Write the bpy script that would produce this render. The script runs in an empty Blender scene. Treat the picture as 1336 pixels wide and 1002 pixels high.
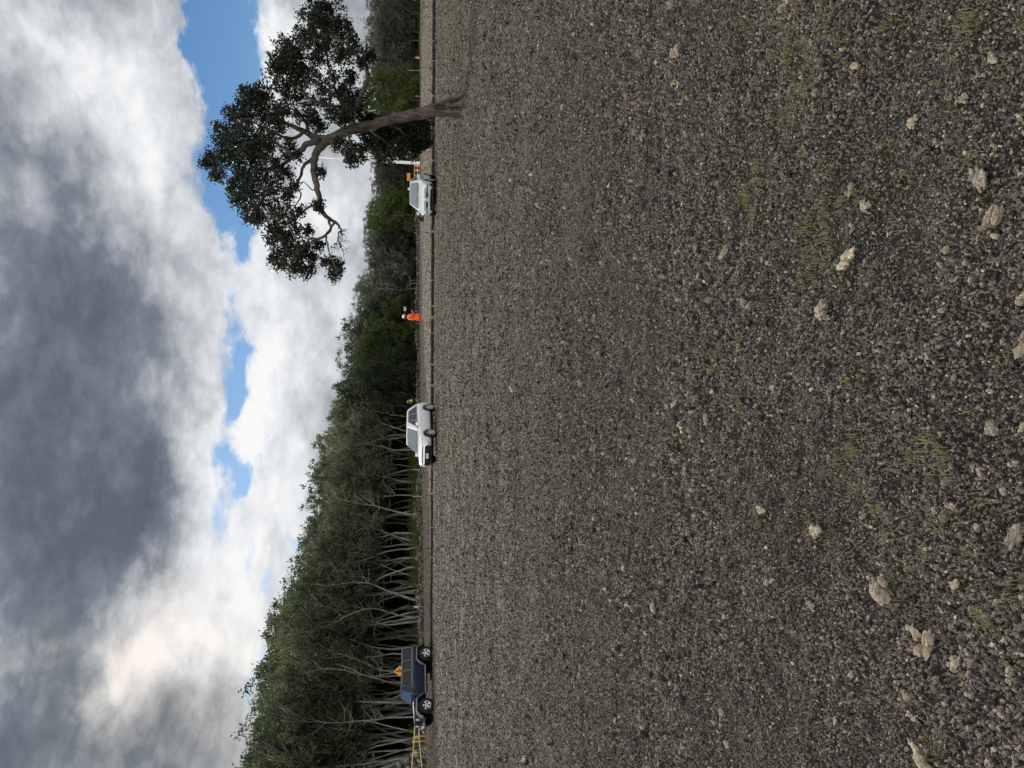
import bpy, bmesh, math, random
import numpy as np
from mathutils import Vector, Matrix, noise as mnoise
from mathutils.bvhtree import BVHTree

random.seed(7)
RNG = np.random.default_rng(7)
R = math.radians
scene = bpy.context.scene
COL = scene.collection

# ------------------------------------------------------------------ camera model
F_PX, CX, CY = 1002.0, 668.0, 501.0        # the photograph's own pixels
CAM_H = 1.6
PITCH = math.atan(137 / 1002)
EPS = 0.0045
CAM = Vector((0, 0, CAM_H))
FW = Vector((0, math.cos(PITCH), -math.sin(PITCH)))
UP0 = Vector((0, math.sin(PITCH), math.cos(PITCH)))
RT0 = Vector((1, 0, 0))
UP = (UP0 - RT0 * EPS).normalized()
RT = (RT0 + UP0 * EPS).normalized()

def ray(px, py):
    return FW + UP * ((CX - px) / F_PX) + RT * ((CY - py) / F_PX)
def gnd(px, py, z=0.0):
    d = ray(px, py); t = (z - CAM_H) / d.z
    return CAM + d * t
def at(px, py, Y):
    d = ray(px, py); return CAM + d * (Y / d.y)
def hor(py):                                # picture x of the horizon at picture y
    return 531 + (501 - py) * EPS
def azel(px, py):
    d = ray(px, py).normalized()
    return math.atan2(d.x, d.y), math.asin(d.z)

# ------------------------------------------------------------------ scene helpers
def tag(o, label=None, cat=None, group=None, kind=None):
    if label: o['label'] = label
    if cat: o['category'] = cat
    if group: o['group'] = group
    if kind: o['kind'] = kind
    return o
def empty(name, loc, rz=0.0):
    o = bpy.data.objects.new(name, None); COL.objects.link(o)
    o.location = loc; o.rotation_euler = (0, 0, rz); o.empty_display_size = 0.3
    return o

class MB:
    def __init__(s): s.v = []; s.f = []
    def add(s, vs, fs):
        n = len(s.v); s.v += [tuple(p) for p in vs]; s.f += [tuple(n + i for i in f) for f in fs]
    def box(s, c, size, rot=None, taper=1.0):
        hx, hy, hz = size[0] / 2, size[1] / 2, size[2] / 2
        P = [Vector((x * hx * (taper if z > 0 else 1), y * hy * (taper if z > 0 else 1), z * hz)) for z in (-1, 1) for y in (-1, 1) for x in (-1, 1)]
        if rot is not None: P = [rot @ p for p in P]
        c = Vector(c)
        s.add([p + c for p in P], [(0, 2, 3, 1), (4, 5, 7, 6), (0, 1, 5, 4), (2, 6, 7, 3), (0, 4, 6, 2), (1, 3, 7, 5)])
    def tube(s, pts, rads, n=6, cap=True):
        pts = [Vector(p) for p in pts]
        base = len(s.v); prev = None
        for i, p in enumerate(pts):
            a = pts[max(i - 1, 0)]; b = pts[min(i + 1, len(pts) - 1)]
            t = (b - a)
            if t.length < 1e-6: t = Vector((0, 0, 1))
            t.normalize()
            if prev is None:
                u = t.orthogonal().normalized()
            else:
                u = prev - t * prev.dot(t)
                u = u.normalized() if u.length > 1e-6 else t.orthogonal().normalized()
            prev = u; w = t.cross(u)
            r = rads[i] if hasattr(rads, '__len__') else rads
            for k in range(n):
                an = 2 * math.pi * k / n
                s.v.append(tuple(p + (u * math.cos(an) + w * math.sin(an)) * r))
        for i in range(len(pts) - 1):
            for k in range(n):
                k2 = (k + 1) % n
                s.f.append((base + i * n + k, base + i * n + k2, base + (i + 1) * n + k2, base + (i + 1) * n + k))
        if cap:
            s.f.append(tuple(base + k for k in reversed(range(n))))
            e = base + (len(pts) - 1) * n
            s.f.append(tuple(e + k for k in range(n)))
    def lathe(s, prof, n=24, axis='z', c=(0, 0, 0)):
        base = len(s.v); c = Vector(c)
        for r, h in prof:
            for k in range(n):
                a = 2 * math.pi * k / n
                if axis == 'z': p = Vector((r * math.cos(a), r * math.sin(a), h))
                else: p = Vector((r * math.cos(a), h, r * math.sin(a)))
                s.v.append(tuple(p + c))
        for i in range(len(prof) - 1):
            for k in range(n):
                k2 = (k + 1) % n
                s.f.append((base + i * n + k, base + i * n + k2, base + (i + 1) * n + k2, base + (i + 1) * n + k))
    def mesh(s, name, smooth=False):
        me = bpy.data.meshes.new(name)
        me.from_pydata(s.v, [], s.f); me.validate(); me.update()
        if smooth:
            me.polygons.foreach_set('use_smooth', [True] * len(me.polygons))
        return me
    def build(s, name, mat, parent=None, smooth=False):
        me = s.mesh(name, smooth); me.materials.append(mat)
        o = bpy.data.objects.new(name, me); COL.objects.link(o)
        if parent: o.parent = parent
        return o

def np_mesh(name, verts, quads):
    verts = np.asarray(verts, dtype=np.float32); quads = np.asarray(quads, dtype=np.int32)
    k = quads.shape[1]
    me = bpy.data.meshes.new(name)
    me.vertices.add(len(verts)); me.vertices.foreach_set('co', verts.ravel())
    me.loops.add(quads.size); me.loops.foreach_set('vertex_index', quads.ravel())
    me.polygons.add(len(quads)); me.polygons.foreach_set('loop_start', np.arange(0, quads.size, k, dtype=np.int32))
    me.update(calc_edges=True)
    return me
def put(name, me, mat, parent=None):
    if mat and not me.materials: me.materials.append(mat)
    o = bpy.data.objects.new(name, me); COL.objects.link(o)
    if parent: o.parent = parent
    return o

# ------------------------------------------------------------------ materials
def new_mat(name):
    m = bpy.data.materials.new(name); m.use_nodes = True
    nt = m.node_tree
    for n in list(nt.nodes): nt.nodes.remove(n)
    out = nt.nodes.new('ShaderNodeOutputMaterial')
    b = nt.nodes.new('ShaderNodeBsdfPrincipled')
    nt.links.new(b.outputs[0], out.inputs[0])
    return m, nt, b
def ramp(nt, stops, inp=None, interp='LINEAR'):
    r = nt.nodes.new('ShaderNodeValToRGB'); cr = r.color_ramp; cr.interpolation = interp
    while len(cr.elements) < len(stops): cr.elements.new(0.5)
    for e, (p, c) in zip(cr.elements, stops):
        e.position = p; e.color = (c[0], c[1], c[2], 1)
    if inp is not None: nt.links.new(inp, r.inputs[0])
    return r
def noise_tex(nt, scale, detail=4, rough=0.55, vec=None, dim='3D'):
    n = nt.nodes.new('ShaderNodeTexNoise'); n.noise_dimensions = dim
    n.inputs['Scale'].default_value = scale; n.inputs['Detail'].default_value = detail
    n.inputs['Roughness'].default_value = rough
    if vec is not None: nt.links.new(vec, n.inputs['Vector'])
    return n
def math_node(nt, op, a, b=None, c=None, clamp=False):
    n = nt.nodes.new('ShaderNodeMath'); n.operation = op; n.use_clamp = clamp
    for i, v in enumerate((a, b, c)):
        if v is None: continue
        if isinstance(v, (int, float)): n.inputs[i].default_value = v
        else: nt.links.new(v, n.inputs[i])
    return n.outputs[0]
def mixc(nt, f, a, b, mode='MIX'):
    n = nt.nodes.new('ShaderNodeMix'); n.data_type = 'RGBA'; n.blend_type = mode
    for s, v in ((n.inputs[0], f), (n.inputs[6], a), (n.inputs[7], b)):
        if isinstance(v, (int, float)): s.default_value = v
        elif isinstance(v, tuple): s.default_value = (v[0], v[1], v[2], 1)
        else: nt.links.new(v, s)
    return n.outputs[2]
def bump(nt, h, strength, dist, b):
    n = nt.nodes.new('ShaderNodeBump'); n.inputs['Strength'].default_value = strength
    n.inputs['Distance'].default_value = dist
    nt.links.new(h, n.inputs['Height']); nt.links.new(n.outputs[0], b.inputs['Normal'])
    return n
def simple(name, col, rough=0.6, metal=0.0, var=0.12, scale=6.0, coat=0.0, spec=None):
    m, nt, b = new_mat(name)
    tc = nt.nodes.new('ShaderNodeTexCoord')
    n = noise_tex(nt, scale, 5, 0.6, tc.outputs['Object'])
    lo = tuple(c * (1 - var) for c in col); hi = tuple(min(1, c * (1 + var)) for c in col)
    r = ramp(nt, [(0.3, lo), (0.7, hi)], n.outputs[0])
    nt.links.new(r.outputs[0], b.inputs['Base Color'])
    b.inputs['Roughness'].default_value = rough; b.inputs['Metallic'].default_value = metal
    if coat: b.inputs['Coat Weight'].default_value = coat; b.inputs['Coat Roughness'].default_value = 0.05
    if spec is not None: b.inputs['Specular IOR Level'].default_value = spec
    return m
def leaf_mat(name, stops, rough=0.55, spec=0.3, scale=0.9):
    m, nt, b = new_mat(name)
    geo = nt.nodes.new('ShaderNodeNewGeometry'); tc = nt.nodes.new('ShaderNodeTexCoord')
    oi = nt.nodes.new('ShaderNodeObjectInfo')
    n = noise_tex(nt, scale, 3, 0.5, tc.outputs['Object'])
    a = math_node(nt, 'MULTIPLY', geo.outputs['Random Per Island'], 0.45)
    a2 = math_node(nt, 'MULTIPLY_ADD', n.outputs[0], 0.75, a)
    a3 = math_node(nt, 'MULTIPLY_ADD', oi.outputs['Random'], 0.40, a2)
    f = math_node(nt, 'SUBTRACT', a3, 0.36, clamp=True)
    r = ramp(nt, stops, f)
    nt.links.new(r.outputs[0], b.inputs['Base Color'])
    b.inputs['Roughness'].default_value = rough
    b.inputs['Specular IOR Level'].default_value = spec
    tr = nt.nodes.new('ShaderNodeBsdfTranslucent'); nt.links.new(r.outputs[0], tr.inputs[0])
    mx = nt.nodes.new('ShaderNodeMixShader'); mx.inputs[0].default_value = 0.36
    out = [x for x in nt.nodes if x.type == 'OUTPUT_MATERIAL'][0]
    nt.links.new(b.outputs[0], mx.inputs[1]); nt.links.new(tr.outputs[0], mx.inputs[2])
    nt.links.new(mx.outputs[0], out.inputs[0])
    return m
def bark_mat(name, c0, c1, scale=3.0):
    m, nt, b = new_mat(name)
    tc = nt.nodes.new('ShaderNodeTexCoord')
    mp = nt.nodes.new('ShaderNodeMapping'); mp.inputs['Scale'].default_value = (1, 1, 0.18)
    nt.links.new(tc.outputs['Object'], mp.inputs[0])
    n = noise_tex(nt, scale * 4, 8, 0.7, mp.outputs[0])
    n2 = noise_tex(nt, scale * .4, 4, 0.6, tc.outputs['Object'])
    f = math_node(nt, 'MULTIPLY_ADD', n2.outputs[0], 0.4, math_node(nt, 'MULTIPLY', n.outputs[0], 0.6))
    r = ramp(nt, [(0.38, c0), (0.62, c1)], f)
    nt.links.new(r.outputs[0], b.inputs['Base Color'])
    b.inputs['Roughness'].default_value = 0.9; b.inputs['Specular IOR Level'].default_value = 0.15
    bump(nt, n.outputs[0], 0.9, 0.03, b)
    return m

# ------------------------------------------------------------------ sky, sun
SUN_AZ, SUN_EL = R(-17), R(23)
def make_world():
    w = bpy.data.worlds.new('World'); scene.world = w; w.use_nodes = True
    nt = w.node_tree
    for n in list(nt.nodes): nt.nodes.remove(n)
    out = nt.nodes.new('ShaderNodeOutputWorld')
    sky = nt.nodes.new('ShaderNodeTexSky'); sky.sky_type = 'NISHITA'; sky.sun_disc = False
    sky.sun_elevation = SUN_EL; sky.sun_rotation = SUN_AZ
    sky.air_density = 1.1; sky.dust_density = 0.3; sky.ozone_density = 2.0
    tc = nt.nodes.new('ShaderNodeTexCoord'); D = tc.outputs['Generated']
    sep = nt.nodes.new('ShaderNodeSeparateXYZ'); nt.links.new(D, sep.inputs[0])
    az = math_node(nt, 'ARCTAN2', sep.outputs[0], sep.outputs[1])
    el = math_node(nt, 'ARCSINE', sep.outputs[2])
    comb = nt.nodes.new('ShaderNodeCombineXYZ'); nt.links.new(az, comb.inputs[0]); nt.links.new(el, comb.inputs[1])
    def vm(op, a, b=None):
        n = nt.nodes.new('ShaderNodeVectorMath'); n.operation = op
        for i, v in enumerate((a, b)):
            if v is None: continue
            if isinstance(v, tuple): n.inputs[i].default_value = v
            else: nt.links.new(v, n.inputs[i])
        return n
    # ragged, billowing outlines: the cloud fields are looked up through two octaves of turbulence
    st = vm('MULTIPLY', D, (1, 1, 1.7)).outputs[0]
    w1 = noise_tex(nt, 3.6, 3, 0.5, st); w2 = noise_tex(nt, 15, 8, 0.62, st)
    d1 = vm('MULTIPLY', vm('SUBTRACT', w1.outputs['Color'], (.5, .5, .5)).outputs[0], (0.12, 0.06, 0)).outputs[0]
    d2 = vm('MULTIPLY', vm('SUBTRACT', w2.outputs['Color'], (.5, .5, .5)).outputs[0], (0.11, 0.075, 0)).outputs[0]
    P = vm('ADD', vm('ADD', comb.outputs[0], d1).outputs[0], d2).outputs[0]
    def gauss_sum(items, start):
        acc = start
        for (a0, e0, sa, se, wt) in items:
            dlt = vm('MULTIPLY', vm('SUBTRACT', P, (a0, e0, 0)).outputs[0], (1 / sa, 1 / se, 0)).outputs[0]
            q = vm('DOT_PRODUCT', dlt, dlt).outputs['Value']
            g = math_node(nt, 'EXPONENT', math_node(nt, 'MULTIPLY', q, -1.0))
            acc = math_node(nt, 'MULTIPLY_ADD', g, wt, acc)
        return acc
    # how bright the cloud is, at directions read off the photograph
    ctl = [(25, 30, .74), (112, 70, .97), (60, 120, .80), (20, 200, .62), (67, 185, .60), (30, 330, .50), (85, 300, .50),
           (180, 157, .88), (190, 215, .86), (240, 60, .80), (180, 30, .80), (135, 275, .62), (250, 135, .80), (205, 285, .80), (250, 320, .74), (270, 380, .80),
           (180, 405, .56), (112, 390, .42), (30, 460, .44), (240, 450, .72), (200, 500, .55), (100, 500, .40), (270, 510, .80), (20, 580, .40), (100, 600, .40), (180, 590, .42),
           (190, 660, .36), (110, 680, .38), (40, 690, .40), (265, 640, .82), (265, 580, .86), (235, 700, .66), (215, 776, .90), (150, 740, .50), (60, 780, .40),
           (172, 840, .96), (195, 810, .84), (160, 880, .90), (110, 830, .54), (60, 833, .64), (90, 885, .42), (27, 905, .55), (58, 950, .50), (135, 960, .55), (225, 960, .60),
           (230, 880, .80), (270, 850, .98), (270, 770, .86), (314, 974, .66), (292, 915, .72), (330, 860, .86), (20, 985, .45),
           (340, 30, 1.0), (420, 60, .86), (330, 100, .98), (450, 260, .84), (400, 280, .90), (330, 320, .92), (380, 420, .92), (340, 480, 1.0), (430, 480, .80),
           (350, 560, 1.0), (380, 640, .96), (330, 700, .92), (350, 780, .92), (480, 150, .80), (460, 400, .82)]
    S = 0.062
    pts = [(*azel(x, y), v) for x, y, v in ctl]
    A = np.array([[math.exp(-((p[0] - q[0]) / S) ** 2 - ((p[1] - q[1]) / (S * .8)) ** 2) for q in pts] for p in pts])
    base = 0.60
    tgt = np.array([p[2] - base for p in pts])
    wts = np.linalg.solve(A.T @ A + 0.12 * np.eye(len(pts)), A.T @ tgt)
    det = noise_tex(nt, 8, 10, 0.62, st)
    det2 = noise_tex(nt, 26, 9, 0.62, vm('MULTIPLY', D, (1, 1, 1.5)).outputs[0])
    def billow(scale, seed_off):
        q = noise_tex(nt, scale, 5, .5, vm('ADD', vm('ADD', st, (seed_off, 0, 0)).outputs[0], vm('MULTIPLY', d2, (.35, .35, .35)).outputs[0]).outputs[0])
        return math_node(nt, 'ABSOLUTE', math_node(nt, 'MULTIPLY_ADD', q.outputs[0], 2.0, -1.0))
    puff = math_node(nt, 'MULTIPLY_ADD', billow(11, 3.0), .75, math_node(nt, 'MULTIPLY', billow(24, 7.0), .45))
    startb = math_node(nt, 'MULTIPLY_ADD', math_node(nt, 'SUBTRACT', det.outputs[0], 0.5), 0.38,
                       math_node(nt, 'MULTIPLY_ADD', math_node(nt, 'SUBTRACT', det2.outputs[0], 0.5), 0.22, math_node(nt, 'MULTIPLY_ADD', puff, .34, base - .07)))
    bright = gauss_sum([(p[0], p[1], S, S * .8, float(wt)) for p, wt in zip(pts, wts)], startb)
    hi = nt.nodes.new('ShaderNodeMapRange'); hi.interpolation_type = 'SMOOTHSTEP'   # unseen cloud overhead, brightened to lift the light on the ground
    hi.inputs['From Min'].default_value = R(34); hi.inputs['From Max'].default_value = R(60); hi.inputs['To Max'].default_value = .34
    nt.links.new(el, hi.inputs['Value']); bright = math_node(nt, 'ADD', bright, hi.outputs[0])
    bk = nt.nodes.new('ShaderNodeMapRange'); bk.interpolation_type = 'SMOOTHSTEP'   # unseen cloud behind the camera, brightened to fill surfaces facing it
    bk.inputs['From Min'].default_value = .45; bk.inputs['From Max'].default_value = -.35; bk.inputs['To Max'].default_value = .36
    nt.links.new(sep.outputs[1], bk.inputs['Value']); bright = math_node(nt, 'ADD', bright, bk.outputs[0])
    gain = math_node(nt, 'MULTIPLY_ADD', math_node(nt, 'ADD', bk.outputs[0], hi.outputs[0]), .75, 1.0)
    cloud = ramp(nt, [(0.0, (.055, .064, .078)), (0.36, (.125, .155, .192)), (0.5, (.200, .236, .284)), (0.60, (.36, .385, .42)), (0.74, (.60, .63, .67)), (0.88, (.86, .88, .91)), (0.97, (1.0, 1.0, 1.0))], bright)
    # warm light where the sun stands behind the cloud, lilac low on the left
    def place(x, y, sa, se, wt):
        a, e = azel(x, y); return (a, e, sa, se, wt)
    warm = gauss_sum([place(165, 850, .04, .028, .55), place(210, 780, .07, .03, .35), place(60, 830, .05, .03, .4), place(280, 960, .12, .10, .45), place(140, 960, .12, .1, .45)], 0.0)
    wc = mixc(nt, math_node(nt, 'MULTIPLY', warm, 1.0, clamp=True), (1, 1, 1), (1.06, .96, .86))
    cloudc = mixc(nt, 1.0, cloud.outputs[0], wc, 'MULTIPLY')
    # where blue shows between the clouds
    gaps = gauss_sum([place(288, 10, .06, .034, 1.25), place(296, 60, .05, .034, 1.15), place(288, 110, .05, .026, 1.0), place(284, 165, .05, .022, 1.0), place(285, 225, .05, .022, .95), place(300, 275, .04, .020, .95), place(318, 325, .035, .016, .75),
                      place(318, 445, .022, .018, .95), place(312, 485, .026, .020, 1.0), place(306, 520, .03, .012, .62), place(296, 580, .026, .014, .75), place(312, 612, .024, .015, .85), place(320, 640, .02, .012, .7), place(296, 685, .03, .013, .62),
                      place(378, 712, .02, .010, .62), place(352, 765, .03, .009, .6), place(335, 885, .05, .010, .6), place(372, 560, .018, .010, .5), place(250, 250, .03, .012, .35), place(300, 405, .03, .012, .5), place(286, 470, .03, .010, .4), place(345, 590, .025, .010, .45), place(330, 735, .03, .010, .5), place(322, 300, .02, .02, .45), place(255, 60, .05, .012, .35)], 0.0)
    cov = math_node(nt, 'MULTIPLY_ADD', math_node(nt, 'SUBTRACT', det2.outputs[0], 0.5), 0.7, math_node(nt, 'MULTIPLY_ADD', math_node(nt, 'SUBTRACT', det.outputs[0], 0.5), 0.9, math_node(nt, 'MULTIPLY_ADD', puff, -.55, math_node(nt, 'ADD', gaps, .11))))
    mr = nt.nodes.new('ShaderNodeMapRange'); mr.interpolation_type = 'SMOOTHSTEP'
    mr.inputs['From Min'].default_value = 0.30; mr.inputs['From Max'].default_value = 0.95
    nt.links.new(cov, mr.inputs['Value'])
    blue = mixc(nt, 1.0, sky.outputs[0], (.60, .86, 1.22), 'MULTIPLY')
    bgs = nt.nodes.new('ShaderNodeBackground'); nt.links.new(blue, bgs.inputs[0]); bgs.inputs[1].default_value = 0.066
    bgc = nt.nodes.new('ShaderNodeBackground'); nt.links.new(cloudc, bgc.inputs[0]); nt.links.new(math_node(nt, 'MULTIPLY', gain, .95), bgc.inputs[1])
    mx = nt.nodes.new('ShaderNodeMixShader')
    nt.links.new(mr.outputs[0], mx.inputs[0]); nt.links.new(bgc.outputs[0], mx.inputs[1]); nt.links.new(bgs.outputs[0], mx.inputs[2])
    nt.links.new(mx.outputs[0], out.inputs[0])
    w.cycles.sampling_method = 'MANUAL'; w.cycles.sample_map_resolution = 512
make_world()

sun_d = bpy.data.lights.new('sun', 'SUN'); sun_d.energy = 5.0; sun_d.angle = R(2.5); sun_d.color = (1, .95, .86)
sun = bpy.data.objects.new('sun', sun_d); COL.objects.link(sun)
sdir = Vector((math.sin(SUN_AZ) * math.cos(SUN_EL), math.cos(SUN_AZ) * math.cos(SUN_EL), math.sin(SUN_EL)))
sun.rotation_euler = (-sdir).to_track_quat('-Z', 'Y').to_euler(); sun.location = (0, 0, 30)

# ------------------------------------------------------------------ camera
cd = bpy.data.cameras.new('camera'); cam = bpy.data.objects.new('camera', cd); COL.objects.link(cam)
cd.sensor_width = 36; cd.lens = 36 * F_PX / 1336; cd.clip_end = 3000; cd.clip_start = 0.05
zb = -FW; xb = -UP; yb = RT
M = Matrix((xb, yb, zb)).transposed().to_4x4(); M.translation = CAM
cam.matrix_world = M
scene.camera = cam

# ------------------------------------------------------------------ ground
_NG = np.random.default_rng(77).random((256, 256))
def vnoise(x, y):
    xi = np.floor(x).astype(int); yi = np.floor(y).astype(int); fx = x - xi; fy = y - yi
    fx = fx * fx * (3 - 2 * fx); fy = fy * fy * (3 - 2 * fy)
    g = lambda i, j: _NG[i & 255, j & 255]
    return (g(xi, yi) * (1 - fx) + g(xi + 1, yi) * fx) * (1 - fy) + (g(xi, yi + 1) * (1 - fx) + g(xi + 1, yi + 1) * fx) * fy - .5
def hgt(x, y):
    x = np.asarray(x, dtype=float); y = np.asarray(y, dtype=float)
    h = .055 * vnoise(x * .8 + 7, y * .8) + .052 * vnoise(x * 2.1, y * 2.1 + 9) + .038 * vnoise(x * 5.3 + 3, y * 5.3) + .022 * vnoise(x * 11 + 30, y * 11)
    h = h + .09 * vnoise(x * .22 + 11, y * .22 + 5)
    return h * np.clip((41 - np.abs(y)) / 8, 0, 1)
def hz(x, y): return float(hgt(x, y))

def spaced(lo, hi, dense, step, far_step_k=1.16):
    a = [0.0]; s = step
    while a[-1] < hi:
        if a[-1] > dense: s *= far_step_k
        a.append(a[-1] + s)
    b = [0.0]; s = step
    while b[-1] > lo:
        if -b[-1] > (dense if lo < -100 else 1): s *= (far_step_k if lo < -100 else 1.2)
        b.append(b[-1] - s)
    return np.array(sorted(set(a + b)))
xs = spaced(-900, 900, 6, 0.045, 1.05); ys = spaced(-60, 1400, 9, 0.045, 1.022)
GX, GY = np.meshgrid(xs, ys)
GZ = hgt(GX, GY)
gv = np.stack([GX.ravel(), GY.ravel(), GZ.ravel()], 1)
nx, ny = len(xs), len(ys)
ii, jj = np.meshgrid(np.arange(nx - 1), np.arange(ny - 1))
a = (jj * nx + ii).ravel()
gq = np.stack([a, a + 1, a + nx + 1, a + nx], 1)
def ground_material():
    m, nt, b = new_mat('gravel_ground')
    geo = nt.nodes.new('ShaderNodeNewGeometry'); P = geo.outputs['Position']
    big = noise_tex(nt, 0.35, 5, 0.55, P); mid = noise_tex(nt, 2.4, 6, 0.62, P); fine = noise_tex(nt, 26, 6, 0.7, P)
    vo = nt.nodes.new('ShaderNodeTexVoronoi'); vo.inputs['Scale'].default_value = 42; nt.links.new(P, vo.inputs['Vector'])
    vo2 = nt.nodes.new('ShaderNodeTexVoronoi'); vo2.inputs['Scale'].default_value = 15; nt.links.new(P, vo2.inputs['Vector'])
    sp = nt.nodes.new('ShaderNodeSeparateColor'); nt.links.new(vo.outputs['Color'], sp.inputs[0])
    sp2 = nt.nodes.new('ShaderNodeSeparateColor'); nt.links.new(vo2.outputs['Color'], sp2.inputs[0])
    stone = ramp(nt, [(0, (.05, .046, .042)), (.3, (.095, .086, .076)), (.62, (.15, .137, .118)), (.85, (.225, .205, .172)), (1, (.34, .31, .26))],
                 math_node(nt, 'MULTIPLY_ADD', sp2.outputs[0], .3, math_node(nt, 'MULTIPLY', sp.outputs[0], .7)))
    base = ramp(nt, [(.33, (.085, .075, .064)), (.5, (.150, .132, .110)), (.68, (.215, .190, .153))], mid.outputs[0])
    c = mixc(nt, .6, base.outputs[0], stone.outputs[0])
    gm = ramp(nt, [(.44, (0, 0, 0)), (.68, (1, 1, 1))], math_node(nt, 'MULTIPLY_ADD', mid.outputs[0], .5, math_node(nt, 'MULTIPLY', big.outputs[0], .55)))
    gf = math_node(nt, 'MULTIPLY', gm.outputs[0], math_node(nt, 'MULTIPLY', fine.outputs[0], 1.1, clamp=True))
    c = mixc(nt, math_node(nt, 'MULTIPLY', gf, .55), c, (.150, .142, .088))
    # far strip beyond the barrier is finer, pinkish rolled gravel
    sy = nt.nodes.new('ShaderNodeSeparateXYZ'); nt.links.new(P, sy.inputs[0])
    far = nt.nodes.new('ShaderNodeMapRange'); far.inputs['From Min'].default_value = 44; far.inputs['From Max'].default_value = 50
    nt.links.new(sy.outputs[1], far.inputs['Value'])
    c = mixc(nt, math_node(nt, 'MULTIPLY', far.outputs[0], .45), c, (.185, .155, .13))
    mp = nt.nodes.new('ShaderNodeMapping'); mp.inputs['Scale'].default_value = (.10, .55, 1); nt.links.new(P, mp.inputs[0])
    stk = noise_tex(nt, 1.0, 6, .6, mp.outputs[0])
    sr = ramp(nt, [(.35, (.92, .90, .85)), (.5, (1.15, 1.14, 1.06)), (.65, (1.35, 1.30, 1.20))], stk.outputs[0])
    c = mixc(nt, far.outputs[0], c, mixc(nt, 1.0, c, sr.outputs[0], 'MULTIPLY'))
    gap_shade = nt.nodes.new('ShaderNodeMapRange'); gap_shade.inputs['From Min'].default_value = 3; gap_shade.inputs['From Max'].default_value = 12; gap_shade.inputs['To Min'].default_value = .40; gap_shade.inputs['To Max'].default_value = 1.0  # near ground darkened: shade of the gaps between stones painted into the colour
    nt.links.new(sy.outputs[1], gap_shade.inputs['Value'])
    vmn = nt.nodes.new('ShaderNodeVectorMath'); vmn.operation = 'SCALE'; nt.links.new(c, vmn.inputs[0]); nt.links.new(gap_shade.outputs[0], vmn.inputs['Scale']); c = vmn.outputs[0]
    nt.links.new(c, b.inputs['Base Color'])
    b.inputs['Roughness'].default_value = .95; b.inputs['Specular IOR Level'].default_value = .12
    h = math_node(nt, 'MULTIPLY_ADD', vo.outputs['Distance'], -.6, math_node(nt, 'MULTIPLY_ADD', vo2.outputs['Distance'], -.8, fine.outputs[0]))
    bump(nt, h, 1.0, 0.06, b)
    return m
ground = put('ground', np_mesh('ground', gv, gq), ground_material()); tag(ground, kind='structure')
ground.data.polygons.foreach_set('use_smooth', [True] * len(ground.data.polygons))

# ------------------------------------------------------------------ gravel, pebbles and grass on it
def rock_mesh(name, seed, sub=2, rough=.28, flat=.7, freq=1.6, fine=0.0, smooth=False):
    bm = bmesh.new(); bmesh.ops.create_icosphere(bm, subdivisions=sub, radius=1)
    rs = random.Random(seed); off = Vector((rs.uniform(-50, 50), rs.uniform(-50, 50), rs.uniform(-50, 50)))
    sx, sy, sz = rs.uniform(.75, 1.2), rs.uniform(.6, 1.0), rs.uniform(.75, 1.05) * flat
    cuts = [(Vector((rs.gauss(0, 1), rs.gauss(0, 1), rs.gauss(0, 1))).normalized(), rs.uniform(.55, .85)) for _ in range(5)]
    for v in bm.verts:
        p = v.co.copy()
        for n, dd in cuts:
            e = p.dot(n) - dd
            if e > 0: p -= n * e * .85
        d = 1 + rough * mnoise.noise(p * freq + off) * 2
        if fine:
            q = p * freq * 3.1 + off
            d += fine * (abs(mnoise.noise(q)) * 1.6 - .35) + fine * .7 * mnoise.noise(q * 2.3)
            c = mnoise.noise(p * freq * 1.7 + off * 1.3)
            if c > .12: d -= (c - .12) * fine * 4.0
        p *= d; v.co = Vector((p.x * sx, p.y * sy, p.z * sz))
    if name == 'rock':
        k = 1 / max(max(abs(v.co.x), abs(v.co.y)) for v in bm.verts)
        for v in bm.verts: v.co *= k
    me = bpy.data.meshes.new(name); bm.to_mesh(me); bm.free()
    if smooth: me.polygons.foreach_set('use_smooth', [True] * len(me.polygons))
    return me
def clump_mesh(name, seed, pieces, sub, rough, fine, flat=.6):
    """a crumbly lump: several rough pieces fused together, with hollows between them"""
    rs = random.Random(seed); Vs, Fs, n = [], [], 0
    for k in range(pieces):
        me = rock_mesh('piece', seed * 31 + k, sub, rough, .85, 1.5, fine)
        V = np.empty(len(me.vertices) * 3, np.float32); me.vertices.foreach_get('co', V); V = V.reshape(-1, 3); F = np.array([p.vertices[:] for p in me.polygons]); bpy.data.meshes.remove(me)
        s = rs.uniform(.30, .62) if k else .62; a = rs.uniform(0, 6.28); d = rs.uniform(.28, .62) if k else 0; ca, sa = math.cos(rs.uniform(0, 6)), math.sin(rs.uniform(0, 6))
        V = V * s * np.array([1, rs.uniform(.6, 1), rs.uniform(.6, 1)]); V = V + [math.cos(a) * d, math.sin(a) * d * .8, rs.uniform(-.18, .22)]
        Vs.append(V); Fs.append(F + n); n += len(V)
    V = np.concatenate(Vs); V /= max(abs(V[:, 0]).max(), abs(V[:, 1]).max()); V[:, 2] *= flat / .6
    return np_mesh(name, V, np.concatenate(Fs))
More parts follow.
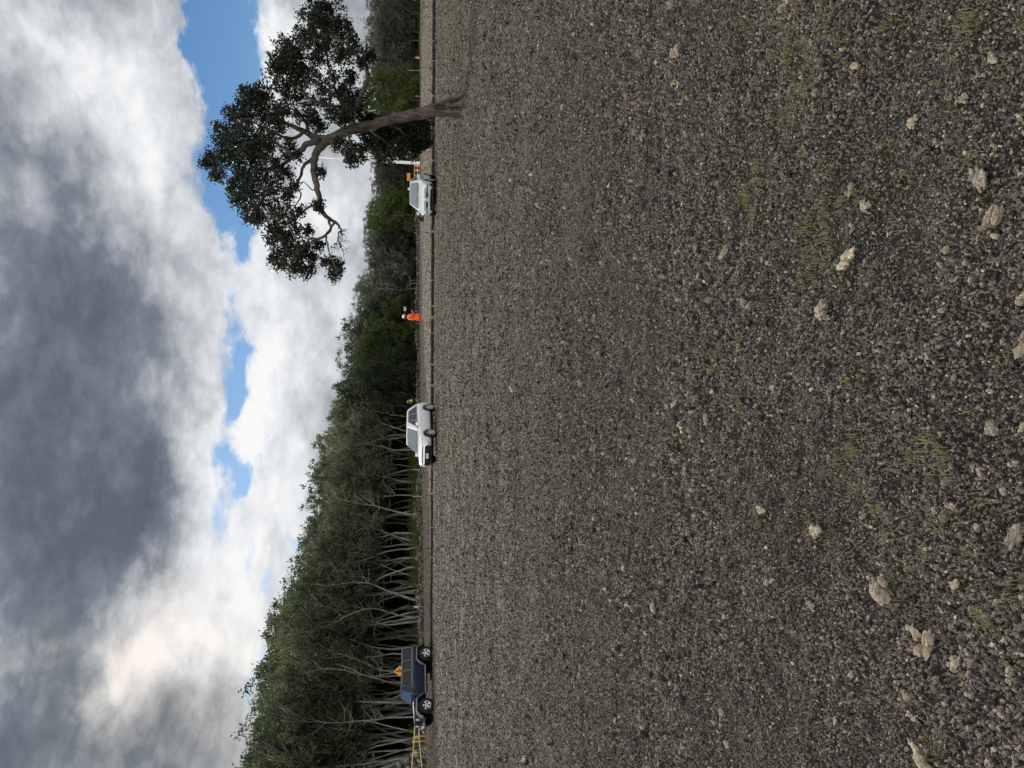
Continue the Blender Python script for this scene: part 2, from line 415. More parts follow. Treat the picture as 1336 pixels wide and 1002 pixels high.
def stone_material():
    m, nt, b = new_mat('cinder_gravel')
    oi = nt.nodes.new('ShaderNodeObjectInfo'); tc = nt.nodes.new('ShaderNodeTexCoord')
    r = ramp(nt, [(0, (.020, .018, .016)), (.25, (.050, .044, .038)), (.5, (.115, .099, .081)), (.66, (.185, .155, .122)), (.76, (.11, .11, .114)), (.88, (.20, .170, .130)), (.965, (.29, .25, .192)), (1, (.48, .43, .345))], oi.outputs['Random'])
    n = noise_tex(nt, 2.2, 5, .65, tc.outputs['Object'])
    k = ramp(nt, [(.3, (.68, .66, .64)), (.7, (1.3, 1.28, 1.25))], n.outputs[0])
    nt.links.new(mixc(nt, 1.0, r.outputs[0], k.outputs[0], 'MULTIPLY'), b.inputs['Base Color'])
    b.inputs['Roughness'].default_value = .88; b.inputs['Specular IOR Level'].default_value = .2
    return m
STONE = stone_material()
def inst_object(name, pts, rots, scales, idx, variants, label, cat=None, carrier=None):
    """one object: points carrying rotation / scale / index attributes, instanced by geometry nodes"""
    me = bpy.data.meshes.new(name)
    n = len(pts); me.vertices.add(n); me.vertices.foreach_set('co', np.asarray(pts, np.float32).ravel())
    for nm, ty, arr, key in (('rot', 'FLOAT_VECTOR', rots, 'vector'), ('scl', 'FLOAT_VECTOR', scales, 'vector'), ('idx', 'INT', idx, 'value')):
        at_ = me.attributes.new(nm, ty, 'POINT')
        at_.data.foreach_set(key, np.asarray(arr, np.int32 if ty == 'INT' else np.float32).ravel())
    me.update()
    o = bpy.data.objects.new(name, me); COL.objects.link(o)
    coll = bpy.data.collections.new(name + '_variants')
    for i, (vm_, mt) in enumerate(variants):
        vm_.materials.clear(); vm_.materials.append(mt)
        vo = bpy.data.objects.new('%s_variant%02d' % (name, i), vm_); coll.objects.link(vo)
    ng = bpy.data.node_groups.new(name + '_nodes', 'GeometryNodeTree')
    ng.interface.new_socket('Geometry', in_out='INPUT', socket_type='NodeSocketGeometry')
    ng.interface.new_socket('Geometry', in_out='OUTPUT', socket_type='NodeSocketGeometry')
    N = ng.nodes; L = ng.links
    gi = N.new('NodeGroupInput'); go = N.new('NodeGroupOutput')
    mp = N.new('GeometryNodeMeshToPoints'); ci = N.new('GeometryNodeCollectionInfo')
    ci.inputs[0].default_value = coll; ci.inputs['Separate Children'].default_value = True; ci.inputs['Reset Children'].default_value = True
    ip = N.new('GeometryNodeInstanceOnPoints')
    def attr(nm, ty):
        q = N.new('GeometryNodeInputNamedAttribute'); q.data_type = ty; q.inputs[0].default_value = nm; return q.outputs[0]
    L.new(gi.outputs[0], mp.inputs[0]); L.new(mp.outputs[0], ip.inputs['Points'])
    L.new(ci.outputs[0], ip.inputs['Instance']); ip.inputs['Pick Instance'].default_value = True
    L.new(attr('idx', 'INT'), ip.inputs['Instance Index'])
    L.new(attr('rot', 'FLOAT_VECTOR'), ip.inputs['Rotation']); L.new(attr('scl', 'FLOAT_VECTOR'), ip.inputs['Scale'])
    L.new(ip.outputs[0], go.inputs[0])
    md = o.modifiers.new('scatter', 'NODES'); md.node_group = ng
    tag(o, label, cat, kind='stuff')
    return o

def scatter(y0, y1, dens, margin=1.9, spread=.56):
    """random ground points in the wedge a camera here or a step aside could see"""
    area = (y1 - y0) * (2 * margin + spread * (y0 + y1))
    n = int(area * dens)
    y = np.sqrt(RNG.uniform(y0 * y0, y1 * y1, n * 2)); wmax = margin + spread * y1
    x = RNG.uniform(-wmax, wmax, n * 2); ok = np.abs(x) < margin + spread * y
    x, y = x[ok][:n], y[ok][:n]
    return x, y
NV = 12
def patch(x, y, f, seed):  #
    """smooth value noise 0..1"""
    rs = np.random.default_rng(seed); v = np.zeros_like(x)
    for k in range(6):
        a = rs.uniform(0, 6.283); fr = f * (0.6 + 0.35 * k); ph = rs.uniform(0, 6.28)
        v = v + np.sin((x * math.cos(a) + y * math.sin(a)) * fr + ph + 1.3 * np.sin((x * math.sin(a) - y * math.cos(a)) * fr * .7)) / (1 + .3 * k)
    return 1 / (1 + np.exp(-v * 1.1))
def scatter_smooth(y0, y1, dtab, margin=1.9, spread=.56):
    edges = np.geomspace(y0, y1, 60); X, Y = [], []
    for e0, e1 in zip(edges[:-1], edges[1:]):
        dn = math.exp(np.interp(math.log((e0 + e1) / 2), [math.log(q[0]) for q in dtab], [math.log(q[1]) for q in dtab]))
        w = margin + spread * (e0 + e1) / 2; n = int((e1 - e0) * 2 * w * dn)
        X.append(RNG.uniform(-w, w, n)); Y.append(RNG.uniform(e0, e1, n))
    return np.concatenate(X), np.concatenate(Y)
GD = [(.3, 13000), (1.15, 19000), (2, 15500), (3, 9600), (5, 4200), (9, 1250), (15, 430), (25, 130), (45, 34), (60, 10), (108, 3)]
x, y = scatter_smooth(.35, 104, GD); n = len(x)
s0 = np.interp(y, [1, 2.5, 5, 9, 20, 45, 100], [.0044, .0052, .0064, .0085, .014, .020, .03]); s1 = s0 * 2.05
s = s0 + (s1 - s0) * RNG.beta(1.2, 3.2, n)
s *= .75 + .6 * patch(x, y, 3.1, 21); s *= .88; bigf = RNG.random(n) < .055 * patch(x, y, 1.7, 22); s[bigf] *= RNG.uniform(1.6, 3.0, bigf.sum())
z = hgt(x, y) + s * RNG.uniform(-.1, .9, n)
P_, R_, S_, I_ = [np.stack([x, y, z], 1)], [RNG.uniform(0, 6.283, (n, 3)) * [.35, .35, 1]], [s[:, None] * RNG.uniform(.8, 1.25, (n, 3))], [np.where(bigf, RNG.integers(8, NV, n), RNG.integers(0, NV, n))]
# dark sunken clods that break up the middle distance
x, y = scatter_smooth(4, 42, [(4, 70), (10, 44), (25, 17), (42, 7)]); n = len(x)
s = (.014 + .04 * RNG.beta(1.2, 3, n)) * np.interp(y, [4, 40], [.8, 1.9])
P_.append(np.stack([x, y, hgt(x, y)], 1)); R_.append(RNG.uniform(0, 6.283, (n, 3)) * [.35, .35, 1]); S_.append(s[:, None] * RNG.uniform(.7, 1.3, (n, 3)) * [[1, 1, 1]]); I_.append(RNG.integers(8, NV, n))
vars_ = [(rock_mesh('gravel_stone', 100 + i, 2, .44, .72, 2.0), STONE) for i in range(8)] + [(clump_mesh('gravel_lump', 140 + i, 5, 2, .35, .12), STONE) for i in range(NV - 8)]
inst_object('gravel', np.concatenate(P_), np.concatenate(R_), np.concatenate(S_), np.concatenate(I_), vars_,
            'loose dark grey and brown cinder gravel covering the open ground')
print('gravel', sum(len(p) for p in P_))

# grass: thin blades in small tufts
def tuft_mesh(seed, nb, h, spread, w, lean=.6):
    rs = random.Random(seed); vs, fs = [], []
    for i in range(nb):
        a = rs.uniform(0, 6.283); r = rs.uniform(0, spread); bx, by = math.cos(a) * r, math.sin(a) * r
        a2 = rs.uniform(0, 6.283); hh = h * rs.uniform(.4, 1.1); ln = hh * rs.uniform(.15, lean * 1.6)
        px, py = -math.sin(a2) * w / 2, math.cos(a2) * w / 2
        q = [(0, 0, 1), (.35 * ln, hh * .6, .8), (ln, hh, .12)]
        b0 = len(vs)
        for (dd, zz, ww) in q:
            cx_, cy_ = bx + math.cos(a2) * dd, by + math.sin(a2) * dd
            vs += [(cx_ - px * ww, cy_ - py * ww, zz), (cx_ + px * ww, cy_ + py * ww, zz)]
        fs += [(b0, b0 + 1, b0 + 3, b0 + 2), (b0 + 2, b0 + 3, b0 + 5, b0 + 4)]
    me = bpy.data.meshes.new('grass_tuft'); me.from_pydata(vs, [], fs); me.update(); return me
GRASS = leaf_mat('weed_grass', [(0, (.11, .12, .05)), (.4, (.17, .18, .08)), (.7, (.22, .215, .11)), (1, (.30, .27, .17))], .6, .25, 1)
tv = [(tuft_mesh(300 + i, 9 if i < 5 else 16, 1, .8, .10), GRASS) for i in range(8)]
P_, R_, S_, I_ = [], [], [], []
hot = [(1050, 60, .35), (1075, 20, .3), (960, 520, .5), (1070, 270, .22), (965, 262, .3), (925, 45, .5), (1040, 320, .15), (890, 560, .5), (1040, 120, .3), (1230, 590, .12), (1160, 760, .15), (1330, 760, .15), (690, 205, 1.0), (1000, 35, .4), (1250, 20, .25), (870, 100, .7), (1105, 590, .2)]
for (y0, y1, dn, s0, s1, th) in [(.4, 3.2, 330, .010, .024, .56), (3.2, 7, 240, .011, .026, .50), (7, 16, 170, .014, .03, .40), (16, 44, 45, .022, .05, .38)]:
    x, y = scatter(y0, y1, dn)
    k = patch(x, y, 1.4, 5) * .5 + patch(x, y, .35, 9) * .5
    ok = (k + RNG.uniform(-.14, .14, len(k))) > th
    x, y = x[ok], y[ok]; n = len(x); s = RNG.uniform(s0, s1, n)
    P_.append(np.stack([x, y, hgt(x, y)], 1)); R_.append(np.stack([RNG.uniform(-.2, .2, n), RNG.uniform(-.2, .2, n), RNG.uniform(0, 6.28, n)], 1))
    S_.append(s[:, None] * np.array([[1.25, 1.25, .75]]) * RNG.uniform(.8, 1.2, (n, 1))); I_.append(RNG.integers(0, 5, n))
for (px_, py_, rad) in hot:
    g = gnd(px_, py_); n = int(22 + 80 * rad)
    a = RNG.uniform(0, 6.283, n); rr = rad * np.abs(RNG.normal(0, .9, n)); x = g.x + np.cos(a) * rr; y = g.y + np.sin(a) * rr * 1.3
    s = RNG.uniform(.016, .042, n) * (1 if g.y < 5 else 1.3)
    P_.append(np.stack([x, y, hgt(x, y)], 1)); R_.append(np.stack([RNG.uniform(-.3, .3, n), RNG.uniform(-.3, .3, n), RNG.uniform(0, 6.28, n)], 1))
    S_.append(np.repeat(s[:, None], 3, 1) * [[.75, .75, 1.1]]); I_.append(RNG.integers(0, 8, n))
g = gnd(603, 141)                                       # round the foot of the lone tree
n = 420; a = RNG.uniform(0, 6.283, n); rr = .3 + np.abs(RNG.normal(0, .8, n)); x = g.x + np.cos(a) * rr; y = g.y + np.sin(a) * rr
P_.append(np.stack([x, y, hgt(x, y)], 1)); R_.append(RNG.uniform(0, 6.28, (n, 3)) * [.04, .04, 1]); S_.append(np.repeat(RNG.uniform(.03, .075, (n, 1)), 3, 1)); I_.append(RNG.integers(0, 8, n))
inst_object('grass', np.concatenate(P_), np.concatenate(R_), np.concatenate(S_), np.concatenate(I_), tv,
            'sparse short green weeds and grass growing through the gravel')

# the larger pale rocks, each its own thing
def rock_material():
    m, nt, b = new_mat('pale_rock')
    tc = nt.nodes.new('ShaderNodeTexCoord'); oi = nt.nodes.new('ShaderNodeObjectInfo')
    n = noise_tex(nt, 3.0, 8, .65, tc.outputs['Object']); n2 = noise_tex(nt, 11, 5, .7, tc.outputs['Object'])
    f = math_node(nt, 'MULTIPLY_ADD', n2.outputs[0], .45, math_node(nt, 'MULTIPLY', n.outputs[0], .55))
    r = ramp(nt, [(.32, (.10, .085, .065)), (.43, (.30, .255, .195)), (.54, (.47, .41, .32)), (.68, (.60, .54, .43))], f)
    hv = ramp(nt, [(0, (.62, .62, .64)), (.5, (.9, .88, .84)), (1, (1.05, 1.0, .92))], oi.outputs['Random'])
    nt.links.new(mixc(nt, 1.0, r.outputs[0], hv.outputs[0], 'MULTIPLY'), b.inputs['Base Color'])
    b.inputs['Roughness'].default_value = .92; b.inputs['Specular IOR Level'].default_value = .15
    bump(nt, n2.outputs[0], .5, .05, b)
    return m
ROCK = rock_material()
rockm = [clump_mesh('rock', 500 + i, 4 + i % 4, 4, .34, .15, .62 + .05 * (i % 3)) for i in range(9)]
for me in rockm: me.materials.append(ROCK)
rocks = [  # picture x, y, size px, label (None = one of the indistinct ones)
 (1155, 768, 44, 'widest jagged tan rock lying on the gravel in the lower right of the photo'),
 (1207, 842, 36, 'ridged brown rock beside a smaller tan one in the lower right gravel'),
 (1238, 866, 24, 'small pale tan rock touching the ridged brown one'),
 (1316, 702, 34, 'rounded pale buff rock at the right edge, the lower one of two there'),
 (1244, 764, 26, 'tan lumpy rock between the widest rock and the right edge'),
 (1065, 692, 40, 'knobbly grey tan rock above the widest rock, casting a dark shadow'),
 (1283, 230, 38, 'pitted buff rock with a knob, highest big rock near the right edge'),
 (1303, 282, 28, 'angular buff rock just below the pitted one near the right edge'),
 (1103, 334, 38, 'flat grey brown rock with ragged edges in the upper right gravel'),
 (1069, 405, 27, 'roundish crumbly pale rock with a dark shadow on its upper side'),
 (1098, 248, 18, 'small brown rock, upper of a close pair above the flat grey rock'),
 (1120, 268, 24, 'split grey rock, lower of a close pair above the flat grey rock'),
 (1110, 87, 18, 'rounded tan stone alone among grass wisps in the upper right'),
 (1327, 460, 30, 'pale blocky rock cut by the right edge halfway down'),
 (1282, 74, 22, 'smooth grey rock near the top right corner'),
 (1245, 128, 20, 'lumpy yellowish rock below the smooth grey one by the top right'),
 (1283, 560, 20, 'hollow dark brown rock right of centre near the right edge'),
 (1326, 555, 18, 'round orange brown stone at the right edge above the middle'),
 (1175, 158, 18, 'flat tan stone between the yellowish rock and the lone tan stone'),
 (893, 66, 20, 'largest rough brown rock on the far gravel near the top edge'),
 (882, 325, 14, 'small dark grey blue stone left of the crumbly pale rock'),
 (944, 330, 16, 'tan stone in a loose cluster left of the flat grey rock'),
 (920, 545, 16, 'pinkish tan upright stone in the middle of the gravel'),
 (990, 665, 20, 'tan stone left of the knobbly grey tan rock'),
 (848, 795, 16, 'long low tan stone on the mid gravel below the middle'),
 (886, 6, 14, 'tan stone touching the top edge of the photo'),
 (1205, 990, 44, 'broken heap of buff rock touching the bottom edge of the photo'),
 (1188, 908, 16, 'buff stone above the broken heap near the bottom edge'),
 (1190, 935, 18, 'second buff stone just above the broken heap near the bottom edge'),
 (1056, 790, 15, 'round brown stone left of the widest jagged rock'),
 (968, 395, 12, None), (990, 340, 10, None), (885, 772, 11, None), (937, 805, 10, None), (760, 500, 10, None), (910, 325, 10, None), (975, 400, 9, None), (1180, 470, 10, None),
 (1150, 520, 10, None), (1120, 522, 8, None), (950, 695, 10, None), (1012, 850, 9, None), (1085, 940, 10, None), (930, 930, 9, None), (870, 300, 10, None), (825, 375, 8, None),
 (700, 250, 9, None), (705, 352, 9, None), (1220, 345, 12, None), (1245, 365, 10, None), (1273, 310, 10, None), (1205, 185, 10, None), (1230, 325, 12, None), (1262, 610, 12, None), (1300, 640, 12, None),
 (1200, 650, 10, None), (1090, 520, 9, None), (780, 460, 8, None), (680, 715, 8, None), (715, 400, 8, None), (1240, 660, 14, None), (1310, 890, 12, None), (1295, 950, 12, None), (1110, 880, 10, None),
 (990, 20, 9, None), (1060, 55, 9, None), (1095, 370, 8, None), (1140, 425, 9, None), (940, 170, 8, None), (850, 480, 8, None), (1000, 760, 9, None), (800, 620, 8, None), (760, 880, 8, None), (1040, 600, 9, None)]
for i, (px_, py_, sz, lab) in enumerate(rocks):
    g = gnd(px_, py_); d = (g - CAM).dot(FW); s = sz * d / F_PX / 2 * .84
    o = bpy.data.objects.new('rock', rockm[(i * 5 + 3) % 9]); COL.objects.link(o)
    s *= 1.5; o.location = (g.x, g.y, hz(g.x, g.y) + s * .48); o.rotation_euler = (random.uniform(-.3, .3), random.uniform(-.3, .3), random.uniform(0, 6.28))
    o.scale = (s, s * random.uniform(.8, 1.05), s * random.uniform(.75, 1.05))
    tag(o, lab or 'small tan pebble a little larger than the gravel around it', 'rock' if lab else 'pebble', 'larger pale rocks scattered over the gravel' if lab else 'small tan pebbles scattered over the gravel')

# ------------------------------------------------------------------ leaves and trees
def leaf_quads(centers, size, aspect=.5, droop=0.0, rng=RNG, size_var=.35):
    n = len(centers)
    d = rng.normal(0, 1, (n, 3)); d[:, 2] -= droop; d /= np.linalg.norm(d, axis=1)[:, None] + 1e-9
    t = rng.normal(0, 1, (n, 3)); u = np.cross(d, t); u /= np.linalg.norm(u, axis=1)[:, None] + 1e-9
    s = size * (1 + rng.uniform(-size_var, size_var, n))[:, None]
    a = centers - d * s * .5; b = centers + d * s * .5
    m1 = centers + u * s * aspect * .5 - d * s * .08; m2 = centers - u * s * aspect * .5 - d * s * .08
    V = np.stack([a, m1, b, m2], 1).reshape(-1, 3)
    Q = np.arange(n * 4).reshape(n, 4)
    return V, Q
def blob_points(c, r, n_sub, per, sub_r, rng=RNG, squash=.85):
    """leaf centres: n_sub clumps in the shell of a blob, per leaves in each"""
    d = rng.normal(0, 1, (n_sub, 3)); d /= np.linalg.norm(d, axis=1)[:, None]
    rad = r * rng.uniform(.25, 1.0, (n_sub, 1)) ** .6
    cc = np.asarray(c) + d * rad * [1, 1, squash]
    off = rng.normal(0, sub_r * .55, (n_sub, per, 3))
    return (cc[:, None, :] + off).reshape(-1, 3), cc

BARK_PALE = bark_mat('pale_bark', (.12, .106, .09), (.36, .335, .29), 1.2)
BARK_DARK = bark_mat('dark_bark', (.05, .042, .036), (.15, .13, .11), 2.2)
BARK_LONE = bark_mat('furrowed_bark', (.016, .013, .011), (.19, .16, .132), 4.5)
LEAF_OLIVE = leaf_mat('olive_foliage', [(0, (.024, .033, .018)), (.35, (.060, .078, .039)), (.65, (.125, .147, .072)), (1, (.23, .25, .135))], .6, .25, .35)
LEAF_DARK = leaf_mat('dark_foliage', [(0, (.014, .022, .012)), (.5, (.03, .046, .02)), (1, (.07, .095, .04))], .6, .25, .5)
LEAF_BRIGHT = leaf_mat('bright_foliage', [(0, (.022, .035, .01)), (.4, (.05, .075, .018)), (.75, (.09, .125, .028)), (1, (.16, .19, .05))], .6, .25, .7)
LEAF_GREY = leaf_mat('grey_foliage', [(0, (.04, .045, .032)), (.5, (.075, .082, .058)), (1, (.14, .145, .105))], .7, .2, .4)
LEAF_LONE = leaf_mat('lone_tree_foliage', [(0, (.014, .020, .012)), (.45, (.03, .040, .02)), (.8, (.055, .06, .028)), (1, (.10, .085, .045))], .5, .4, 1.5)
UNDER = leaf_mat('undergrowth', [(0, (.03, .045, .012)), (.4, (.07, .10, .02)), (.8, (.12, .16, .035)), (1, (.17, .18, .07))], .65, .2, .25)

def gen_tree(seed, H=12.0, stems=3, crown_lo=.35, spread=3.6, blobs=20, blob_r=1.5, leaf=.27, per=24, subs=18, droop=.8, twigs=85, lean=.12, stem_r=.145, leafless=0.0, dense_top=True):
    rs = random.Random(seed); rng = np.random.default_rng(seed)
    mb = MB(); nodes = []
    for s in range(stems):
        a = s * 6.283 / stems + rs.uniform(-.5, .5); l = rs.uniform(.4, 1.3) * lean
        e_ = rs.uniform(.25, 1.3) * (stems > 1); p = Vector((math.cos(a) * e_, math.sin(a) * e_, -.15)); d = Vector((math.cos(a) * l, math.sin(a) * l, 1)).normalized()
        top = H * rs.uniform(.62, .84); L = 0; pts = [p.copy()]; rr = [stem_r * rs.uniform(.5, 1.1)]; r0 = rr[0]
        rr[0] *= 1.35
        while p.z < top:
            st = H * .055; d = (d + Vector((rs.gauss(0, .13), rs.gauss(0, .13), .06))).normalized(); p = p + d * st
            pts.append(p.copy()); rr.append(max(.03, r0 * (1 - .82 * p.z / top)))
            if p.z > crown_lo * H * .55: nodes.append((p.copy(), rr[-1]))
        mb.tube(pts, rr, 7)
    # blobs over an uneven crown envelope
    cents = []
    for i in range(blobs):
        t = (i + rs.random()) / blobs; z = H * (crown_lo + (1 - crown_lo) * t) - blob_r * .5
        env = spread * (math.sin(math.pi * min(1, .22 + .70 * t)) ** .7) * rs.uniform(.25, 1.1)
        a = i * 2.399 + rs.uniform(-.6, .6)
        cents.append(Vector((math.cos(a) * env, math.sin(a) * env, z)))
    cents.sort(key=lambda c: c.z)
    leaves = []; allsub = []
    for c in cents:
        best = min(nodes, key=lambda q: (q[0] - c).length + max(0, q[0].z - c.z + .4) * 2.2)
        a = best[0]; v = c - a; mid1 = a + v * .35 + Vector((rs.gauss(0, .25), rs.gauss(0, .25), .15)); mid2 = a + v * .7 + Vector((rs.gauss(0, .25), rs.gauss(0, .25), .2))
        r1 = min(best[1] * .75, .035 + .014 * v.length)
        mb.tube([a, mid1, mid2, c], [r1, r1 * .8, r1 * .55, r1 * .25], 5, False)
        nodes.append((mid1, r1 * .8)); nodes.append((mid2, r1 * .6))
        if rs.random() < leafless: 
            for k in range(7):
                e = c + Vector((rs.gauss(0, 1), rs.gauss(0, 1), rs.gauss(.3, .8))).normalized() * blob_r * rs.uniform(.7, 1.3)
                mb.tube([mid2, (mid2 + e) / 2 + Vector((rs.gauss(0, .15), rs.gauss(0, .15), .1)), e], [.028, .02, .008], 4, False)
            continue
        L, sub = blob_points(c, blob_r * rs.uniform(.75, 1.25), subs, per, blob_r * .20, rng)
        leaves.append(L); allsub += [Vector(x) for x in sub]
        for k in range(2):
            e = Vector(sub[rs.randrange(len(sub))]); mb.tube([mid2, (mid2 + e) / 2, e], [.022, .017, .008], 4, False)
    # bare pale twigs on the outside
    for i in range(twigs):
        a, r = nodes[rs.randrange(len(nodes))]
        out = Vector((a.x, a.y, 0)); out = out.normalized() if out.length > .1 else Vector((1, 0, 0))
        d = (out * rs.uniform(.4, 1.1) + Vector((rs.gauss(0, .5), rs.gauss(0, .5), rs.uniform(-.1, 1.1)))).normalized(); L_ = rs.uniform(1.0, 2.6)
        if (a + d * L_).z > H * .9: continue
        m1 = a + d * L_ * .5 + Vector((rs.gauss(0, .12), rs.gauss(0, .12), rs.gauss(0, .12)))
        e = a + d * L_ + Vector((0, 0, rs.uniform(-.1, .4)))
        mb.tube([a, m1, e], [.034, .026, .012], 4, False)
        if rs.random() < .6:
            e2 = m1 + (d + Vector((rs.gauss(0, .6), rs.gauss(0, .6), rs.gauss(0, .5)))).normalized() * L_ * .5
            mb.tube([m1, e2], [.018, .008], 4, False)
    C = np.concatenate(leaves) if leaves else np.zeros((1, 3))
    V, Q = leaf_quads(C, leaf, .42, droop, rng)
    return mb.mesh('trunk', True), np_mesh('crown', V, Q)

kinds = {}
def kind(name, bark, leafm, variants):
    kinds[name] = []
    for kw in variants:
        t, c = gen_tree(**kw); t.materials.append(bark); c.materials.append(leafm); kinds[name].append((t, c, kw.get('H', 12.0)))
kind('tall', BARK_PALE, LEAF_OLIVE, [dict(seed=11, stems=2, crown_lo=.55, lean=.16), dict(seed=12, stems=3, crown_lo=.50, lean=.22), dict(seed=13, stems=4, crown_lo=.53, lean=.26, spread=4.0, twigs=80),
                                    dict(seed=14, stems=2, crown_lo=.47, lean=.12, twigs=90, spread=3.3), dict(seed=15, stems=3, crown_lo=.45, lean=.30, spread=4.2), dict(seed=16, stems=1, crown_lo=.42, lean=.2, spread=3.4), dict(seed=17, stems=2, crown_lo=.5, lean=.4, spread=4.4, twigs=100), dict(seed=18, stems=5, crown_lo=.48, lean=.22, spread=4.2, stem_r=.12)])
kind('dense', BARK_DARK, LEAF_DARK, [dict(seed=21, stems=2, crown_lo=.12, H=10, spread=3.4, blobs=36, twigs=15, leaf=.22, per=28), dict(seed=22, stems=3, crown_lo=.10, H=10, spread=3.9, blobs=40, twigs=15, leaf=.22, per=28)])
kind('bright', BARK_DARK, LEAF_BRIGHT, [dict(seed=31, stems=3, crown_lo=.10, H=8, spread=3.4, blobs=38, blob_r=1.0, twigs=8, leaf=.2, per=32, droop=.3), dict(seed=32, stems=2, crown_lo=.08, H=8, spread=3.8, blobs=42, blob_r=.95, twigs=8, leaf=.2, per=32, droop=.3)])
kind('grey', BARK_PALE, LEAF_GREY, [dict(seed=41, stems=3, crown_lo=.2, H=9, spread=3.6, blobs=30, twigs=130, leafless=.45, per=20, stem_r=.13), dict(seed=42, stems=4, crown_lo=.15, H=9, spread=3.8, blobs=32, twigs=120, leafless=.3, per=22, stem_r=.12)])

def plant_tree(kd, vi, px_, Y, height, wide=1.0, name='forest_tree', rz=None):
    x = at(500, px_, Y).x if False else Y * (501 - px_) / 1002 / math.cos(0)  # ground position abreast of picture row px_
    x = x * (1.0)
    tr, cr, H = kinds[kd][vi % len(kinds[kd])]
    s = height / H; root = empty(name, (x, Y, 0), random.uniform(0, 6.28) if rz is None else rz)
    root.scale = (s * wide, s * wide, s)
    put('trunk', tr, None, root); put('crown', cr, None, root)
    return root

def interp(tab, v):
    tab = sorted(tab)
    if v <= tab[0][0]: return tab[0][1]
    for (a, b), (c, d) in zip(tab, tab[1:]):
        if v <= c: return b + (d - b) * (v - a) / (c - a)
    return tab[-1][1]
skyline = [(-80, 478), (0, 482), (60, 480), (120, 486), (180, 484), (240, 486), (270, 490), (290, 472), (310, 476), (330, 484), (360, 478), (380, 470), (400, 468), (420, 455), (440, 453), (460, 450), (480, 455), (500, 442), (520, 432), (560, 430), (600, 411), (620, 408), (640, 420),
           (660, 412), (680, 403), (720, 395), (760, 380), (800, 366), (850, 350), (900, 345), (920, 335), (960, 330), (1000, 312), (1080, 300)]
walld = [(-100, 112), (0, 108), (100, 108), (200, 108), (300, 108), (415, 103), (500, 96), (600, 85), (680, 77), (790, 71), (835, 69), (1002, 61), (1100, 56)]
WALL = lambda py: interp(walld, py)
def need_h(py, Y, k=1.0): return max(3.0, 1.6 + k * (hor(py) - interp(skyline, py)) * Y / 1002)

front = []
def pal(py):
    if py > 545: return 'tall'
    return None
